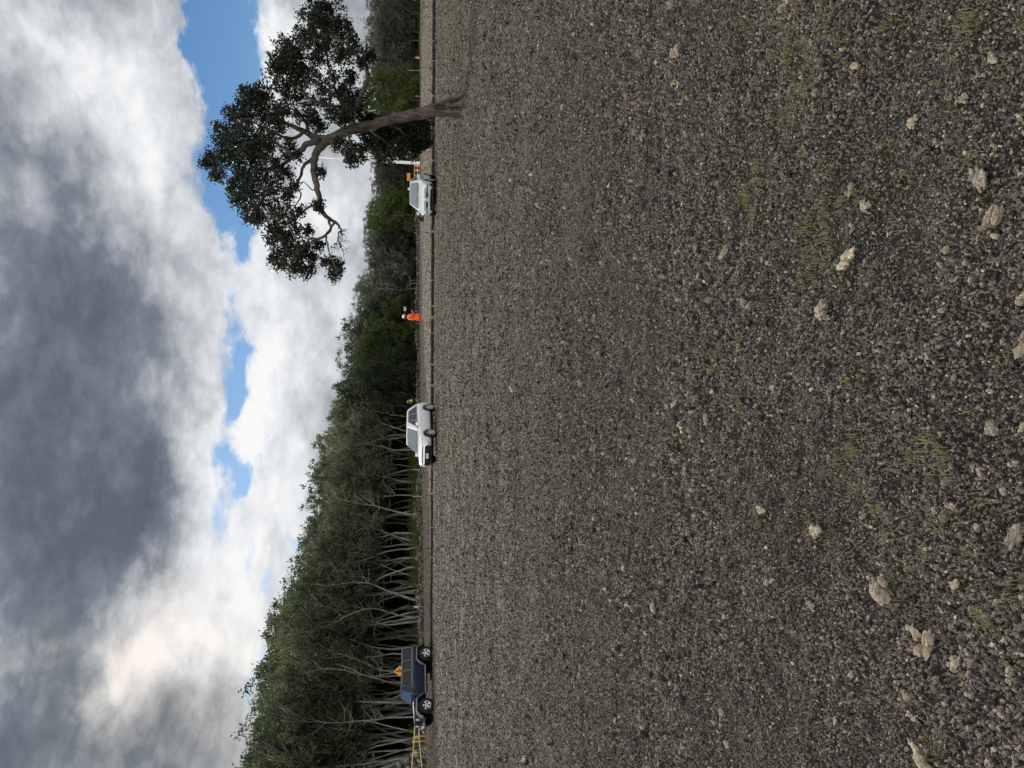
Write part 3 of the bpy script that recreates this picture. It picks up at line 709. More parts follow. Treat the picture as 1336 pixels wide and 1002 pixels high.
# front row: (picture row, offset behind wall, kind, variant, fraction of skyline, width, label)
FR = [
 (1035, 3.0, 'tall', 0, .95, .85, 'tall pale-trunked tree behind the mossy rock heap at the bottom edge'),
 (994, 4.5, 'tall', 3, .93, .8, 'tall tree with straight pale trunks directly above the mossy rock heap'),
 (968, 3.5, 'tall', 1, .90, .8, 'tall tree with twin pale trunks behind the posts of the yellow gate'),
 (945, 3.0, 'tall', 2, .88, .8, 'leaning pale-trunked tree behind the bonnet of the navy off-roader'),
 (912, 5.0, 'tall', 4, .94, .8, 'tall spreading tree behind the windscreen of the navy off-roader'),
 (884, 3.0, 'tall', 0, .84, .8, 'pale-trunked tree behind the navy off-roader roof, beside the orange diamond sign'),
 (858, 3.5, 'tall', 1, .95, .8, 'pale-trunked tree just behind the tail of the navy off-roader'),
 (824, 4.0, 'tall', 3, .9, .8, 'tall tree standing clear, first one along the wall from the navy off-roader'),
 (796, 3.0, 'tall', 2, .88, .8, 'slender many-stemmed tree behind the red and white cone on the wall'),
 (765, 4.5, 'tall', 4, .95, .85, 'tree with forked pale trunks, third along the wall from the navy off-roader'),
 (738, 3.0, 'tall', 0, .82, .85, 'short pale-trunked tree, fourth along the wall from the navy off-roader'),
 (712, 4.0, 'tall', 1, .93, .9, 'tree with fanned pale stems midway between off-roader and white crossover'),
 (684, 3.0, 'tall', 2, .88, .9, 'tree with arching pale stems over the grassy verge'),
 (655, 4.0, 'tall', 4, .92, .95, 'tree with two strongly forked trunks behind the pale stake by the green verge'),
 (628, 3.5, 'tall', 3, .93, .95, 'tree with thin pale stems just past the bonnet of the white crossover'),
 (598, 4.0, 'tall', 1, .95, .95, 'wide olive tree behind the front of the white crossover'),
 (570, 3.0, 'tall', 2, .86, 1.0, 'tree with a fan of bare pale stems behind the windscreen of the white crossover'),
 (545, 5.0, 'tall', 4, .92, 1.0, 'olive tree with crossing pale stems behind the rear of the white crossover'),
 (517, 3.5, 'dense', 0, .90, .9, 'dense dark green tree behind the worker in the lime vest'),
 (490, 3.0, 'dense', 1, .86, .95, 'dense dark green tree, second up the photo from the lime vest worker'),
 (462, 5.0, 'bright', 0, .80, 1.0, 'mid green leafy tree with a pale bent branch just below the orange shirt worker'),
 (432, 4.0, 'bright', 1, .72, 1.1, 'rounded mid green tree right behind the orange shirt worker'),
 (404, 6.0, 'dense', 0, .80, 1.0, 'dark green tree behind the small white sign on its post'),
 (372, 4.0, 'grey', 0, .86, 1.1, 'half bare grey tree with pale branches between white sedan and orange worker'),
 (345, 5.0, 'grey', 1, .9, 1.1, 'grey twiggy tree beside the half bare one, nearer the white sedan'),
 (318, 5.0, 'dense', 1, .86, 1.0, 'dark green tree between the grey twiggy tree and the bright green one'),
 (288, 3.0, 'bright', 0, .92, 1.15, 'bright olive green tree just past the bonnet corner of the white sedan'),
 (262, 4.0, 'bright', 1, .80, 1.1, 'bright olive green tree directly behind the white sedan'),
 (236, 8.0, 'grey', 1, 1.0, 1.2, 'greyish tree between the white sedan and the white pole'),
 (204, 7.0, 'dense', 0, .8, 1.1, 'dark tree behind the foot of the white pole'),
 (140, -2.0, 'bright', 1, 1.4, .95, 'rounded vivid green tree behind the trunk of the lone tree'),
 (118, -1.0, 'bright', 0, 1.15, .9, 'vivid green bushy tree beside the lone tree, nearer the top of the photo'),
 (88, 5.0, 'grey', 0, .94, 1.2, 'grey brown leafless-looking tree behind the thin white post'),
 (58, 4.0, 'grey', 1, .92, 1.2, 'grey brown tree with white branches, second from the top edge'),
 (26, 4.0, 'grey', 0, .95, 1.2, 'grey brown tree with forked white limbs, nearest the top edge'),
 (-8, 4.0, 'grey', 1, .95, 1.2, 'grey tree cut by the top edge of the photo'),
]
GROUPF = 'trees in the first row behind the low stone wall'
for fi, (py, off, kd, vi, fr, wd, lab) in enumerate(FR):
    if kd == 'tall': vi = (vi + fi * 3) % 8
    Y = WALL(py) + off; tag(plant_tree(kd, vi, py, Y, need_h(py, Y, fr), wd), lab, 'tree', GROUPF)
# deeper rows, indistinct from each other in the photograph
def deep(py0, py1, off, step, chooser, lab, group, k0, k1):
    py = py0
    while py < py1:
        Y = WALL(py) + off + random.uniform(-2, 2); kd, vi = chooser(py)
        tag(plant_tree(kd, vi, py, Y, need_h(py, Y, random.uniform(k0, k1)), random.uniform(.85, 1.15)), lab, 'tree', group)
        py += step * random.uniform(.8, 1.2)
ch_l = lambda py: ('tall', random.randrange(8))
ch_m = lambda py: random.choice([('dense', 0), ('dense', 1), ('grey', 1), ('tall', 3)])
ch_r = lambda py: random.choice([('grey', 0), ('grey', 1), ('dense', 1)])
for off, step in ((11, 36), (19, 36), (30, 40)):
    deep(550, 1090, off, step, ch_l, 'tall olive tree deep in the dark wood behind the crossover and off-roader', 'trees deep in the tall wood', .84, 1.04)
    deep(230, 540, off, step, ch_m, 'dark tree deep in the wood between the two white cars', 'trees deep in the middle wood', .82, 1.12)
    deep(-80, 225, off, step + 4, ch_r, 'grey brown tree deep in the far wood near the top of the photo', 'trees deep in the far wood', .82, 1.1)

# the mass of wood and undergrowth that reads as one
def mass(name, label, mat, pts, size, aspect=.5):
    V, Q = leaf_quads(pts, size, aspect, .2); o = put(name, np_mesh(name, V, Q), mat); tag(o, label, kind='stuff'); return o
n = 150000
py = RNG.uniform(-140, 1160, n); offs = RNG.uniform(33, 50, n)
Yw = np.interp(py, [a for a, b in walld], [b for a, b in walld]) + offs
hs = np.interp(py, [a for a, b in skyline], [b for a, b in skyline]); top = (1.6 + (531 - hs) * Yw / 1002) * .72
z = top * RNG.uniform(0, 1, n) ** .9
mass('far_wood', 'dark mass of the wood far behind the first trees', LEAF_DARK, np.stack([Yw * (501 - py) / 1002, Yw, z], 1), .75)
n = 60000
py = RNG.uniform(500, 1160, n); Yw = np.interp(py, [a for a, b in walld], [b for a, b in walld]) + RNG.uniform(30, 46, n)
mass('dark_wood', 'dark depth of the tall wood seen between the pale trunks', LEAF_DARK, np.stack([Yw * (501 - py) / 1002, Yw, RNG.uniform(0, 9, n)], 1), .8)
# low undergrowth right behind the wall
n = 26000
py = RNG.uniform(-100, 1120, n); off = RNG.uniform(.8, 7, n); Yw = np.interp(py, [a for a, b in walld], [b for a, b in walld]) + off
hh = .25 + 1.5 * np.clip(patch(py * .04, off * .3, 2.2, 3) - .35, 0, 1) * (1 + .15 * off)
mass('undergrowth', 'low green undergrowth along the foot of the wood', UNDER, np.stack([Yw * (501 - py) / 1002, Yw, hh * RNG.uniform(0, 1, n)], 1), .2, .35)
n = 16000
py = RNG.uniform(545, 760, n); off = RNG.uniform(.8, 5.5, n); Yw = np.interp(py, [a for a, b in walld], [b for a, b in walld]) + off
mass('verge_grass', 'bright green grassy verge between the wall and the pale tree stems', UNDER, np.stack([Yw * (501 - py) / 1002, Yw, (.45 + .22 * off) * RNG.uniform(0, 1, n)], 1), .18, .3)
n = 90000
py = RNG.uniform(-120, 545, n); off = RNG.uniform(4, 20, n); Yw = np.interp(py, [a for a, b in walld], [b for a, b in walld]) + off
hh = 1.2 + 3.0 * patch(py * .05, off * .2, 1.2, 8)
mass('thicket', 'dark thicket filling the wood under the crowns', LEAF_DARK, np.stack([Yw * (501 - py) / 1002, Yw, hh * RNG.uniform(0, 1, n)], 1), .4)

# ------------------------------------------------------------------ the lone tree
YL = gnd(603, 141).y
def lone_tree():
    root_p = gnd(603, 141); root = empty('lone_tree', (root_p.x, root_p.y, hz(root_p.x, root_p.y)))
    rs = random.Random(5); rng = np.random.default_rng(5); O = root.location.copy()
    m = YL / F_PX * 1.0
    def W(px, py, dy=0.0): return at(px, py, YL + dy) - O
    mb = MB(); nodes = []
    def limb(pts, dy0=0.0, dy1=0.0, sides=9, add=True):
        # pts: (px, py, width px); smooth through Catmull-Rom
        n = len(pts); P = []; rr = []
        for i in range(n - 1):
            p0 = pts[max(i - 1, 0)]; p1 = pts[i]; p2 = pts[i + 1]; p3 = pts[min(i + 2, n - 1)]
            for k in range(4):
                t = k / 4
                c = [0.5 * ((2 * p1[j]) + (-p0[j] + p2[j]) * t + (2 * p0[j] - 5 * p1[j] + 4 * p2[j] - p3[j]) * t * t + (-p0[j] + 3 * p1[j] - 3 * p2[j] + p3[j]) * t ** 3) for j in range(3)]
                f = (i + t) / (n - 1); q = W(c[0], c[1], dy0 + (dy1 - dy0) * f)
                P.append(q); rr.append(max(.006, c[2] * m / 2))
        q = W(pts[-1][0], pts[-1][1], dy1); P.append(q); rr.append(pts[-1][2] * m / 2)
        P = [p + Vector((rs.gauss(0, .012), rs.gauss(0, .02), rs.gauss(0, .012))) for p in P]
        mb.tube(P, rr, sides)
        if add: nodes.extend(zip(P, rr))
        return P
    # trunk with a flared, ribbed foot
    tp = [(609, 140, 30), (602, 141, 23), (594, 141.5, 20), (582, 142, 18.5), (565, 144, 17), (540, 150, 15), (509, 157, 13), (480, 164, 12.8), (452, 171, 13), (428, 182, 11)]
    limb(tp, 0, .1, 16)
    for k in range(7):                                  # buttress ribs
        a = k * .9 + .3; r0 = rs.uniform(.30, .46)
        b = Vector((math.cos(a) * r0, math.sin(a) * r0, -.06)); t_ = W(582, 142) + Vector((math.cos(a) * .12, math.sin(a) * .12, rs.uniform(-.2, .3)))
        mb.tube([b, b * .75 + Vector((0, 0, .14)), (b * .5 + t_ * .5), t_], [.10, .085, .065, .04], 7)
    limb([(432, 180, 12), (416, 194, 10), (410, 212, 9), (412, 235, 8), (416, 258, 6.5), (418, 273, 6), (428, 284, 5), (440, 292, 3.4), (446, 301, 2.2)], .1, -.6)
    limb([(428, 284, 3.6), (431, 298, 3), (424, 307, 3.4), (414, 312, 3), (403, 312, 2), (396, 322, 1.5)], -.5, -.9)
    limb([(436, 291, 3), (430, 299, 2.6), (425, 306, 2.4)], -.55, -.7)
    limb([(425, 306, 2.4), (428, 322, 2), (432, 336, 1.5), (438, 350, 1)], -.7, -1.0)
    limb([(418, 265, 4), (400, 272, 3), (388, 285, 2.2), (375, 292, 1.5), (362, 300, 1.2)], -.4, .3)
    limb([(428, 182, 11), (412, 180, 9), (398, 172, 7.5), (384, 166, 6), (368, 158, 4.5), (350, 146, 3), (335, 138, 2)], .1, 1.0)
    limb([(420, 186, 10), (404, 186, 8), (392, 196, 7), (382, 206, 6), (376, 196, 5), (366, 190, 4), (350, 182, 3), (330, 178, 2), (306, 176, 1.4)], .1, -.8)
    limb([(382, 204, 5), (370, 214, 4), (356, 220, 3), (338, 222, 2.4), (318, 224, 1.6), (296, 220, 1.2), (278, 216, .9)], -.2, .4)
    limb([(411, 205, 6), (398, 214, 4.4), (392, 228, 3.6), (384, 244, 3), (370, 256, 2.4), (350, 262, 1.8)], 0, .8)
    limb([(395, 226, 3), (388, 240, 2.6), (392, 256, 2), (384, 270, 1.4)], .3, 1.2)
    limb([(398, 172, 5), (380, 180, 4), (362, 176, 3), (344, 166, 2.2), (322, 156, 1.5)], .3, -1.0)
    limb([(402, 176, 5), (400, 160, 4), (392, 150, 3.4), (380, 142, 2.6), (364, 136, 1.8)], .2, 1.3)
    # limbs towards the top of the picture
    limb([(462, 167, 11), (456, 152, 9), (450, 138, 7.5), (440, 126, 6), (428, 118, 5), (414, 108, 4), (400, 98, 3), (384, 88, 2), (370, 80, 1.4)], 0, .8)
    limb([(450, 140, 5), (436, 138, 4.4), (420, 134, 3.6), (404, 128, 3), (388, 116, 2.2), (376, 106, 1.5)], .2, -.9)
    limb([(455, 150, 6), (468, 132, 6), (474, 118, 6), (479, 104, 5.5), (478, 88, 5.5), (470, 76, 4.6), (461, 68, 4), (454, 58, 3.2), (440, 50, 2.6), (428, 40, 2), (416, 28, 1.4)], 0, -.6)
    limb([(474, 84, 3), (476, 72, 2), (482, 66, 1.2)], -.3, -.2)
    limb([(456, 62, 3), (446, 76, 2), (436, 84, 1.5)], -.3, .5)
    limb([(440, 126, 4), (436, 108, 3), (430, 92, 2.4), (426, 74, 1.8), (420, 56, 1.2)], .3, 1.2)
    limb([(448, 166, 4), (456, 178, 3), (458, 190, 2.2), (462, 200, 1.4)], .1, -.5)
    limb([(480, 165, 5), (492, 176, 3.4), (504, 186, 2.6), (514, 190, 2)], .1, .9)
    limb([(504, 158, 5), (518, 166, 3.4), (530, 176, 2.4), (546, 174, 1.6)], .1, .8)
    # dead drooping twigs at the tip of the long arm
    limb([(446, 301, 2.2), (442, 304, 1.6), (441, 310, 1.3), (445, 322, 1), (450, 332, .6)], -.6, -.7, 5, False)
    for k in range(46):
        bx, by = rs.choice([(444, 303), (442, 308), (443, 316), (446, 325), (437, 318), (432, 322)])
        a = rs.uniform(-.4, 2.2); L_ = rs.uniform(6, 17)
        e = (bx + math.sin(a) * L_ * .8, by + math.cos(a) * L_ * .75)
        mdp = ((bx + e[0]) / 2 + rs.gauss(0, 2), (by + e[1]) / 2 + rs.gauss(0, 2))
        limb([(bx, by, .7), (mdp[0], mdp[1], .5), (e[0], e[1], .3)], -.65 + rs.gauss(0, .15), -.65 + rs.gauss(0, .3), 4, False)
    blobs = [(408, 18, 20), (432, 18, 18), (420, 39, 20), (444, 36, 15), (408, 60, 20), (434, 58, 20), (372, 63, 16), (363, 80, 15), (384, 78, 20), (369, 99, 20), (390, 99, 17), (381, 120, 18), (408, 88, 15), (418, 112, 14),
             (449, 74, 12), (462, 56, 10), (480, 70, 10), (456, 100, 11), (447, 118, 12), (463, 129, 14), (428, 135, 14), (408, 137, 12), (451, 141, 14), (466, 146, 10), (396, 44, 12), (424, 80, 12), (472, 84, 6), (436, 100, 7),
             (342, 120, 12), (324, 129, 16), (351, 131, 14), (310, 150, 18), (336, 150, 20), (360, 152, 16), (292, 176, 16), (318, 180, 22), (345, 180, 16), (278, 210, 10), (284, 229, 10), (269, 213, 7), (300, 204, 18), (324, 210, 23),
             (354, 210, 16), (312, 240, 18), (336, 240, 23), (360, 240, 17), (318, 264, 14), (342, 270, 20), (330, 283, 13), (366, 268, 15), (358, 293, 19), (363, 313, 16), (363, 338, 13), (381, 344, 15), (394, 328, 13), (400, 352, 10),
             (415, 320, 8), (428, 340, 10), (437, 357, 10), (441, 347, 7), (381, 322, 14), (371, 285, 13), (415, 268, 7), (419, 226, 5), (390, 278, 8), (402, 300, 5), (386, 300, 9), (410, 335, 6),
             (454, 194, 13), (458, 208, 9), (471, 199, 9), (441, 190, 7), (386, 203, 8), (366, 166, 10), (418, 165, 9), (407, 152, 11), (449, 156, 9), (434, 148, 11), (380, 186, 7), (372, 226, 9), (384, 242, 7), (376, 256, 9), (372, 140, 10), (390, 152, 9), (374, 200, 7), (346, 196, 14), (330, 196, 14), (300, 186, 12),
             (483, 170, 17), (502, 184, 21), (497, 200, 11), (524, 178, 20), (522, 194, 12), (547, 168, 17), (553, 182, 12), (500, 168, 15), (536, 196, 12), (480, 156, 8), (514, 168, 13), (538, 180, 14), (510, 200, 9), (486, 188, 10), (540, 195, 7), (534, 166, 11)]
    leaves = []
    nod = list(nodes)
    for (bx, by, br) in blobs:
        dy = rs.uniform(-1.5, 1.5) * min(1, br / 14)
        if bx > 478 and by > 150: dy = rs.uniform(.25, 1.5)
        c = W(bx, by, dy); r = br * m * (YL + dy) / YL
        best = min(nod, key=lambda q: (q[0] - c).length * (1 + .4 * (q[1] < .012)))
        a = best[0]; v = c - a; r1 = min(best[1] * .8, .010 + .014 * v.length)
        m1 = a + v * .5 + Vector((rs.gauss(0, .08), rs.gauss(0, .08), rs.gauss(.05, .06)))
        mb.tube([a, a + v * .22 + Vector((rs.gauss(0, .04), rs.gauss(0, .04), rs.gauss(0, .04))), m1, c], [r1, r1 * .9, r1 * .7, r1 * .4], 6, False)
        nod.append((m1, r1 * .7)); nod.append((c, r1 * .4))
        low = bx > 478 and by > 150
        airy = .55 if (345 < bx < 402 and by < 312 and by > 130) or (398 < bx < 442 and 70 < by < 150) else 1.0
        nsub = int((27 if not low else 62) * (br / 16) ** 1.6 * airy) + 4
        L, sub = blob_points(c, r * 1.02, nsub, 26, .125, rng, .95)
        leaves.append(L)
        for k in range(min(9, nsub)):
            e = Vector(sub[k]); q = (c + e) / 2 + Vector((rs.gauss(0, .04), rs.gauss(0, .04), rs.gauss(0, .04)))
            mb.tube([m1 if k % 3 == 0 else c, q, e], [.011, .009, .004], 4, False)
    C = np.concatenate(leaves)
    V, Q = leaf_quads(C, .092, .55, .1, rng)
    mb.build('trunk', BARK_LONE, root, True)
    put('crown', np_mesh('crown', V, Q), LEAF_LONE, root)
    print('lone leaves', len(C))
    tag(root, 'lone leaning tree with gnarled limbs standing nearest on the gravel', 'tree')
lone_tree()
#VEHICLES
# ------------------------------------------------------------------ vehicles
def paint(name, col, rough=.28, coat=1.0, metal=0.0, dirt=.6):
    m, nt, b = new_mat(name)
    tc = nt.nodes.new('ShaderNodeTexCoord')
    n = noise_tex(nt, 3, 6, .65, tc.outputs['Object'])
    sep = nt.nodes.new('ShaderNodeSeparateXYZ'); nt.links.new(tc.outputs['Object'], sep.inputs[0])
    mr = nt.nodes.new('ShaderNodeMapRange'); mr.inputs['From Min'].default_value = .75; mr.inputs['From Max'].default_value = .2
    nt.links.new(sep.outputs[2], mr.inputs['Value'])
    dust = math_node(nt, 'MULTIPLY', math_node(nt, 'MULTIPLY', mr.outputs[0], dirt if max(col) > .3 else .10), n.outputs[0], clamp=True)
    nt.links.new(mixc(nt, dust, tuple(col), (.22, .19, .15)), b.inputs['Base Color'])
    nt.links.new(math_node(nt, 'MULTIPLY_ADD', dust, .6, rough), b.inputs['Roughness'])
    b.inputs['Metallic'].default_value = metal
    b.inputs['Coat Weight'].default_value = coat; b.inputs['Coat Roughness'].default_value = .04
    if max(col) < .3: b.inputs['Specular IOR Level'].default_value = .28
    return m
WHITE = paint('white_paint', (.80, .81, .82)); SILVERW = paint('pale_silver_white_paint', (.58, .60, .62)); NAVY = paint('navy_paint', (.003, .008, .034), .42, .08)
FLARE = simple('grey_flare_plastic', (.15, .155, .175), .5); ROOFTOP = simple('dark_hardtop', (.030, .035, .050), .7, spec=.2)
FRAMEM = simple('grey_window_frame', (.15, .165, .20), .5); BLACK = simple('black_plastic', (.012, .012, .013), .55); TYRE = simple('tyre_rubber', (.016, .016, .016), .85, spec=.2)
ALLOY = simple('alloy_rim', (.62, .62, .63), .3, .55, .06); CHROME = simple('chrome_trim', (.8, .8, .8), .15, 1.0, .03)
HEADL = simple('headlight_lens', (.50, .53, .56), .12, .2, .25, 20, 1.0); PLATE = simple('plate_white', (.6, .6, .57), .5)
DARKH = simple('dark_cavity', (.006, .006, .007), .9); AMBER = simple('amber_lens', (.55, .16, .02), .25)
REDL = simple('red_lens', (.35, .01, .01), .25); INT = simple('seat_fabric', (.05, .05, .05), .9)
def glass_mat(name, tint):
    m, nt, b = new_mat(name)
    b.inputs['Base Color'].default_value = (*tint, 1); b.inputs['Roughness'].default_value = .03
    b.inputs['Specular IOR Level'].default_value = .5; b.inputs['Coat Weight'].default_value = 0; b.inputs['Coat Roughness'].default_value = .02
    tr = nt.nodes.new('ShaderNodeBsdfTransparent'); tr.inputs[0].default_value = (.35, .4, .4, 1)
    mx = nt.nodes.new('ShaderNodeMixShader'); mx.inputs[0].default_value = .35
    out = [x for x in nt.nodes if x.type == 'OUTPUT_MATERIAL'][0]
    nt.links.new(b.outputs[0], mx.inputs[1]); nt.links.new(tr.outputs[0], mx.inputs[2]); nt.links.new(mx.outputs[0], out.inputs[0])
    return m
GLASS = glass_mat('window_glass', (.02, .024, .026)); GLASS_MID = glass_mat('side_glass', (.10, .105, .115)); GLASS_PALE = glass_mat('windscreen_glass', (.22, .26, .27))  # side glass colour paled to paint in the reflected sky

def loft_body(stations, n_sub=2):
    """stations: (x, half width, z bottom, z shoulder, z top, inset of top)"""
    vs, fs = [], []
    for (x, w, zb_, zs, zt, tw) in stations:
        half = [(0, zb_), (w * .80, zb_), (w * .965, zb_ + .07), (w, zb_ + (zs - zb_) * .45), (w * .985, zs - .02), (w * .965, zs + .015), (w * tw, zt), (w * tw * .5, zt + .018), (0, zt + .024)]
        ring = [(x, y, z) for y, z in half] + [(x, -y, z) for y, z in reversed(half[1:-1])]
        vs += ring
    k = len(ring); n = len(stations)
    for i in range(n - 1):
        for j in range(k):
            j2 = (j + 1) % k; fs.append((i * k + j, i * k + j2, (i + 1) * k + j2, (i + 1) * k + j))
    fs.append(tuple(reversed(range(k)))); fs.append(tuple((n - 1) * k + j for j in range(k)))
    me = bpy.data.meshes.new('body'); me.from_pydata(vs, [], fs); me.update()
    bm = bmesh.new(); bm.from_mesh(me); bmesh.ops.recalc_face_normals(bm, faces=bm.faces); bm.to_mesh(me); bm.free()
    return me
def evaluated(me, mods):
    """bake modifiers into a plain mesh"""
    o = bpy.data.objects.new('tmp', me); COL.objects.link(o); tmp = []
    for kind_, kw in mods:
        md = o.modifiers.new(kind_, kind_)
        for k, v in kw.items(): setattr(md, k, v)
    dg = bpy.context.evaluated_depsgraph_get(); dg.update()
    r = bpy.data.meshes.new_from_object(o.evaluated_get(dg)); bpy.data.objects.remove(o)
    return r
def smooth_me(me, on=True): me.polygons.foreach_set('use_smooth', [on] * len(me.polygons)); return me
def cyl_cutter(x, z, r, y0, y1):
    mb = MB(); mb.lathe([(0.001, y0), (r, y0), (r, y1), (0.001, y1)], 28, 'y', (x, 0, z)); me = mb.mesh('cutter')
    bm = bmesh.new(); bm.from_mesh(me); bmesh.ops.remove_doubles(bm, verts=bm.verts, dist=.004); bmesh.ops.recalc_face_normals(bm, faces=bm.faces); bm.to_mesh(me); bm.free()
    o = bpy.data.objects.new('cutter', me); COL.objects.link(o); return o
def make_body(stations, arches, sub=2):
    me = evaluated(loft_body(stations), [('SUBSURF', dict(levels=sub, render_levels=sub))])
    for (x, z, r, w) in arches:
        for sg in (-1, 1):
            c = cyl_cutter(x, z, r, sg * (w - .26), sg * (w + .3))
            me = evaluated(me, [('BOOLEAN', dict(operation='DIFFERENCE', object=c, solver='EXACT'))]); bpy.data.objects.remove(c)
    return smooth_me(me)
def panel(bvh, quad, axis, off=.008, thick=.02, n=(10, 6)):
    """a patch laid on the body: quad of four (a,b) corners in the plane across `axis`, dropped on to the surface"""
    vs = []; nu, nv = n
    ax = {'x+': (Vector((-1, 0, 0)), 4), 'y+': (Vector((0, -1, 0)), 3), 'y-': (Vector((0, 1, 0)), 3), 'x-': (Vector((1, 0, 0)), 4)}[axis]
    d, far = ax
    def P3(a, b): return Vector((0, a, b)) - d * far if axis[0] == 'x' else Vector((a, 0, b)) - d * far
    last = None; out = []
    for j in range(nv + 1):
        for i in range(nu + 1):
            u, v = i / nu, j / nv
            a = (1 - v) * ((1 - u) * quad[0][0] + u * quad[1][0]) + v * ((1 - u) * quad[3][0] + u * quad[2][0])
            b = (1 - v) * ((1 - u) * quad[0][1] + u * quad[1][1]) + v * ((1 - u) * quad[3][1] + u * quad[2][1])
            h = bvh.ray_cast(P3(a, b), d)
            if h[0] is None:
                h = bvh.find_nearest(P3(a, b) + d * (far - 2))
                p = h[0]
            else: p = h[0]
            out.append(p)
    F = [p - d * off for p in out]; B = [p + d * thick for p in out]
    m = (nu + 1) * (nv + 1); fs = []
    for j in range(nv):
        for i in range(nu):
            a = j * (nu + 1) + i; q = (a, a + 1, a + nu + 2, a + nu + 1); fs.append(q); fs.append(tuple(m + k for k in reversed(q)))
    rim = [i for i in range(nu + 1)] + [j * (nu + 1) + nu for j in range(1, nv + 1)] + [nv * (nu + 1) + i for i in reversed(range(nu))] + [j * (nu + 1) for j in reversed(range(1, nv))]
    for a, b in zip(rim, rim[1:] + rim[:1]): fs.append((b, a, m + a, m + b))
    return F + B, fs
def put_panel(name, bvh, quads, axis, mat, parent, off=.008, n=(10, 6), mirror=False):
    for sg in ((1, -1) if mirror else (1,)):
        mb = MB()
        for q in quads:
            qq = [(a * sg, b) for a, b in q] if axis[0] == 'x' else q
            axx = axis if (sg == 1 or axis[0] == 'x') else ('y-' if axis == 'y+' else 'y+')
            mb.add(*panel(bvh, qq, axx, off, n=n))
        o = mb.build(name, mat, parent, True)
    return o
def bil(c, u, v):
    return (c[0] * (1 - u) + c[1] * u) * (1 - v) + (c[3] * (1 - u) + c[2] * u) * v
def glass_panel(mb, face, u0, u1, v0, v1, off=.006, th=.012, skew0=0.0, skew1=0.0):
    """closed pane on a planar face given by 4 corners (bottom-left, bottom-right, top-right, top-left); skew moves the upper corners"""
    c = [Vector(p) for p in face]; nrm = (c[1] - c[0]).cross(c[3] - c[0]).normalized()
    q = [bil(c, u0, v0), bil(c, u1, v0), bil(c, u1 + skew1, v1), bil(c, u0 + skew0, v1)]
    F = [p + nrm * off for p in q]; B = [p - nrm * th for p in q]
    mb.add(F + B, [(0, 1, 2, 3), (7, 6, 5, 4), (0, 4, 5, 1), (1, 5, 6, 2), (2, 6, 7, 3), (3, 7, 4, 0)])
def wheel(parent, x, y, r, w, rim_r, spokes, side):
    mb = MB(); prof = [(rim_r, -w / 2 * .8), (rim_r + .02, -w / 2), (r - .035, -w / 2), (r, -w / 2 + .035), (r, w / 2 - .035), (r - .035, w / 2), (rim_r + .02, w / 2), (rim_r, w / 2 * .8), (rim_r, -w / 2 * .8)]
    mb.lathe(prof, 36, 'y', (x, y, r)); t = mb.build('wheel', TYRE, parent, True)
    mb = MB(); yo = side * w * .30
    mb.lathe([(rim_r * 1.0, side * w * .44), (rim_r * .93, side * w * .40), (rim_r * .90, side * w * .18), (rim_r * .90, -side * w * .2)], 36, 'y', (x, y, r))
    mb.lathe([(.001, yo + side * .03), (rim_r * .22, yo + side * .03), (rim_r * .28, yo - side * .01)], 20, 'y', (x, y, r))
    for k in range(spokes):
        a = 2 * math.pi * k / spokes + .3; ca, sa = math.cos(a), math.sin(a)
        def sp(rad, tang, yy): return (x + ca * rad - sa * tang, y + yy, r + sa * rad + ca * tang)
        w0, w1 = rim_r * .15, rim_r * (.21 if spokes <= 5 else .12)
        A = [sp(rim_r * .15, -w0, yo + side * .02), sp(rim_r * .15, w0, yo + side * .02), sp(rim_r * .94, w1, yo + side * .025), sp(rim_r * .94, -w1, yo + side * .025)]
        B = [(p[0], p[1] - side * .035, p[2]) for p in A]
        mb.add(A + B, [(0, 1, 2, 3), (7, 6, 5, 4), (0, 4, 5, 1), (1, 5, 6, 2), (2, 6, 7, 3), (3, 7, 4, 0)])
    o = mb.build('rim', ALLOY, t)
    mb = MB(); mb.lathe([(.001, -side * w * .02), (rim_r * .9, -side * w * .02)], 24, 'y', (x, y, r)); mb.lathe([(.001, -side * w * .1), (rim_r * .9, -side * w * .1)], 24, 'y', (x, y, r)); mb.build('brake', DARKH, t)
    return t
def mirror_pair(parent, x, y, z, mat):
    for sg in (-1, 1):
        mb = MB(); mb.box((x, sg * (y + .10), z), (.11, .20, .15), taper=.8); mb.tube([(x + .02, sg * (y - .06), z - .06), (x + .01, sg * (y + .04), z - .03)], .022, 6)
        me = evaluated(mb.mesh('wing_mirror'), [('BEVEL', dict(width=.03, segments=2))]); me.materials.append(mat); put('wing_mirror', smooth_me(me), None, parent)

def interior(parent, xs_, w, z):
    mb = MB()
    for x in xs_:
        for sg in (-1, 1):
            mb.box((x, sg * w, z - .12), (.13, .46, .62), Matrix.Rotation(R(-14), 3, 'Y')); mb.box((x - .09, sg * w, z + .26), (.09, .25, .18), Matrix.Rotation(R(-14), 3, 'Y'))
    mb.build('seats', INT, parent)

def cabin_frame(me_pts_bottom, me_pts_top, crown=.03):
    """greenhouse shell: two rings of four corners with a slightly domed roof"""
    b, t = me_pts_bottom, me_pts_top
    return b, t

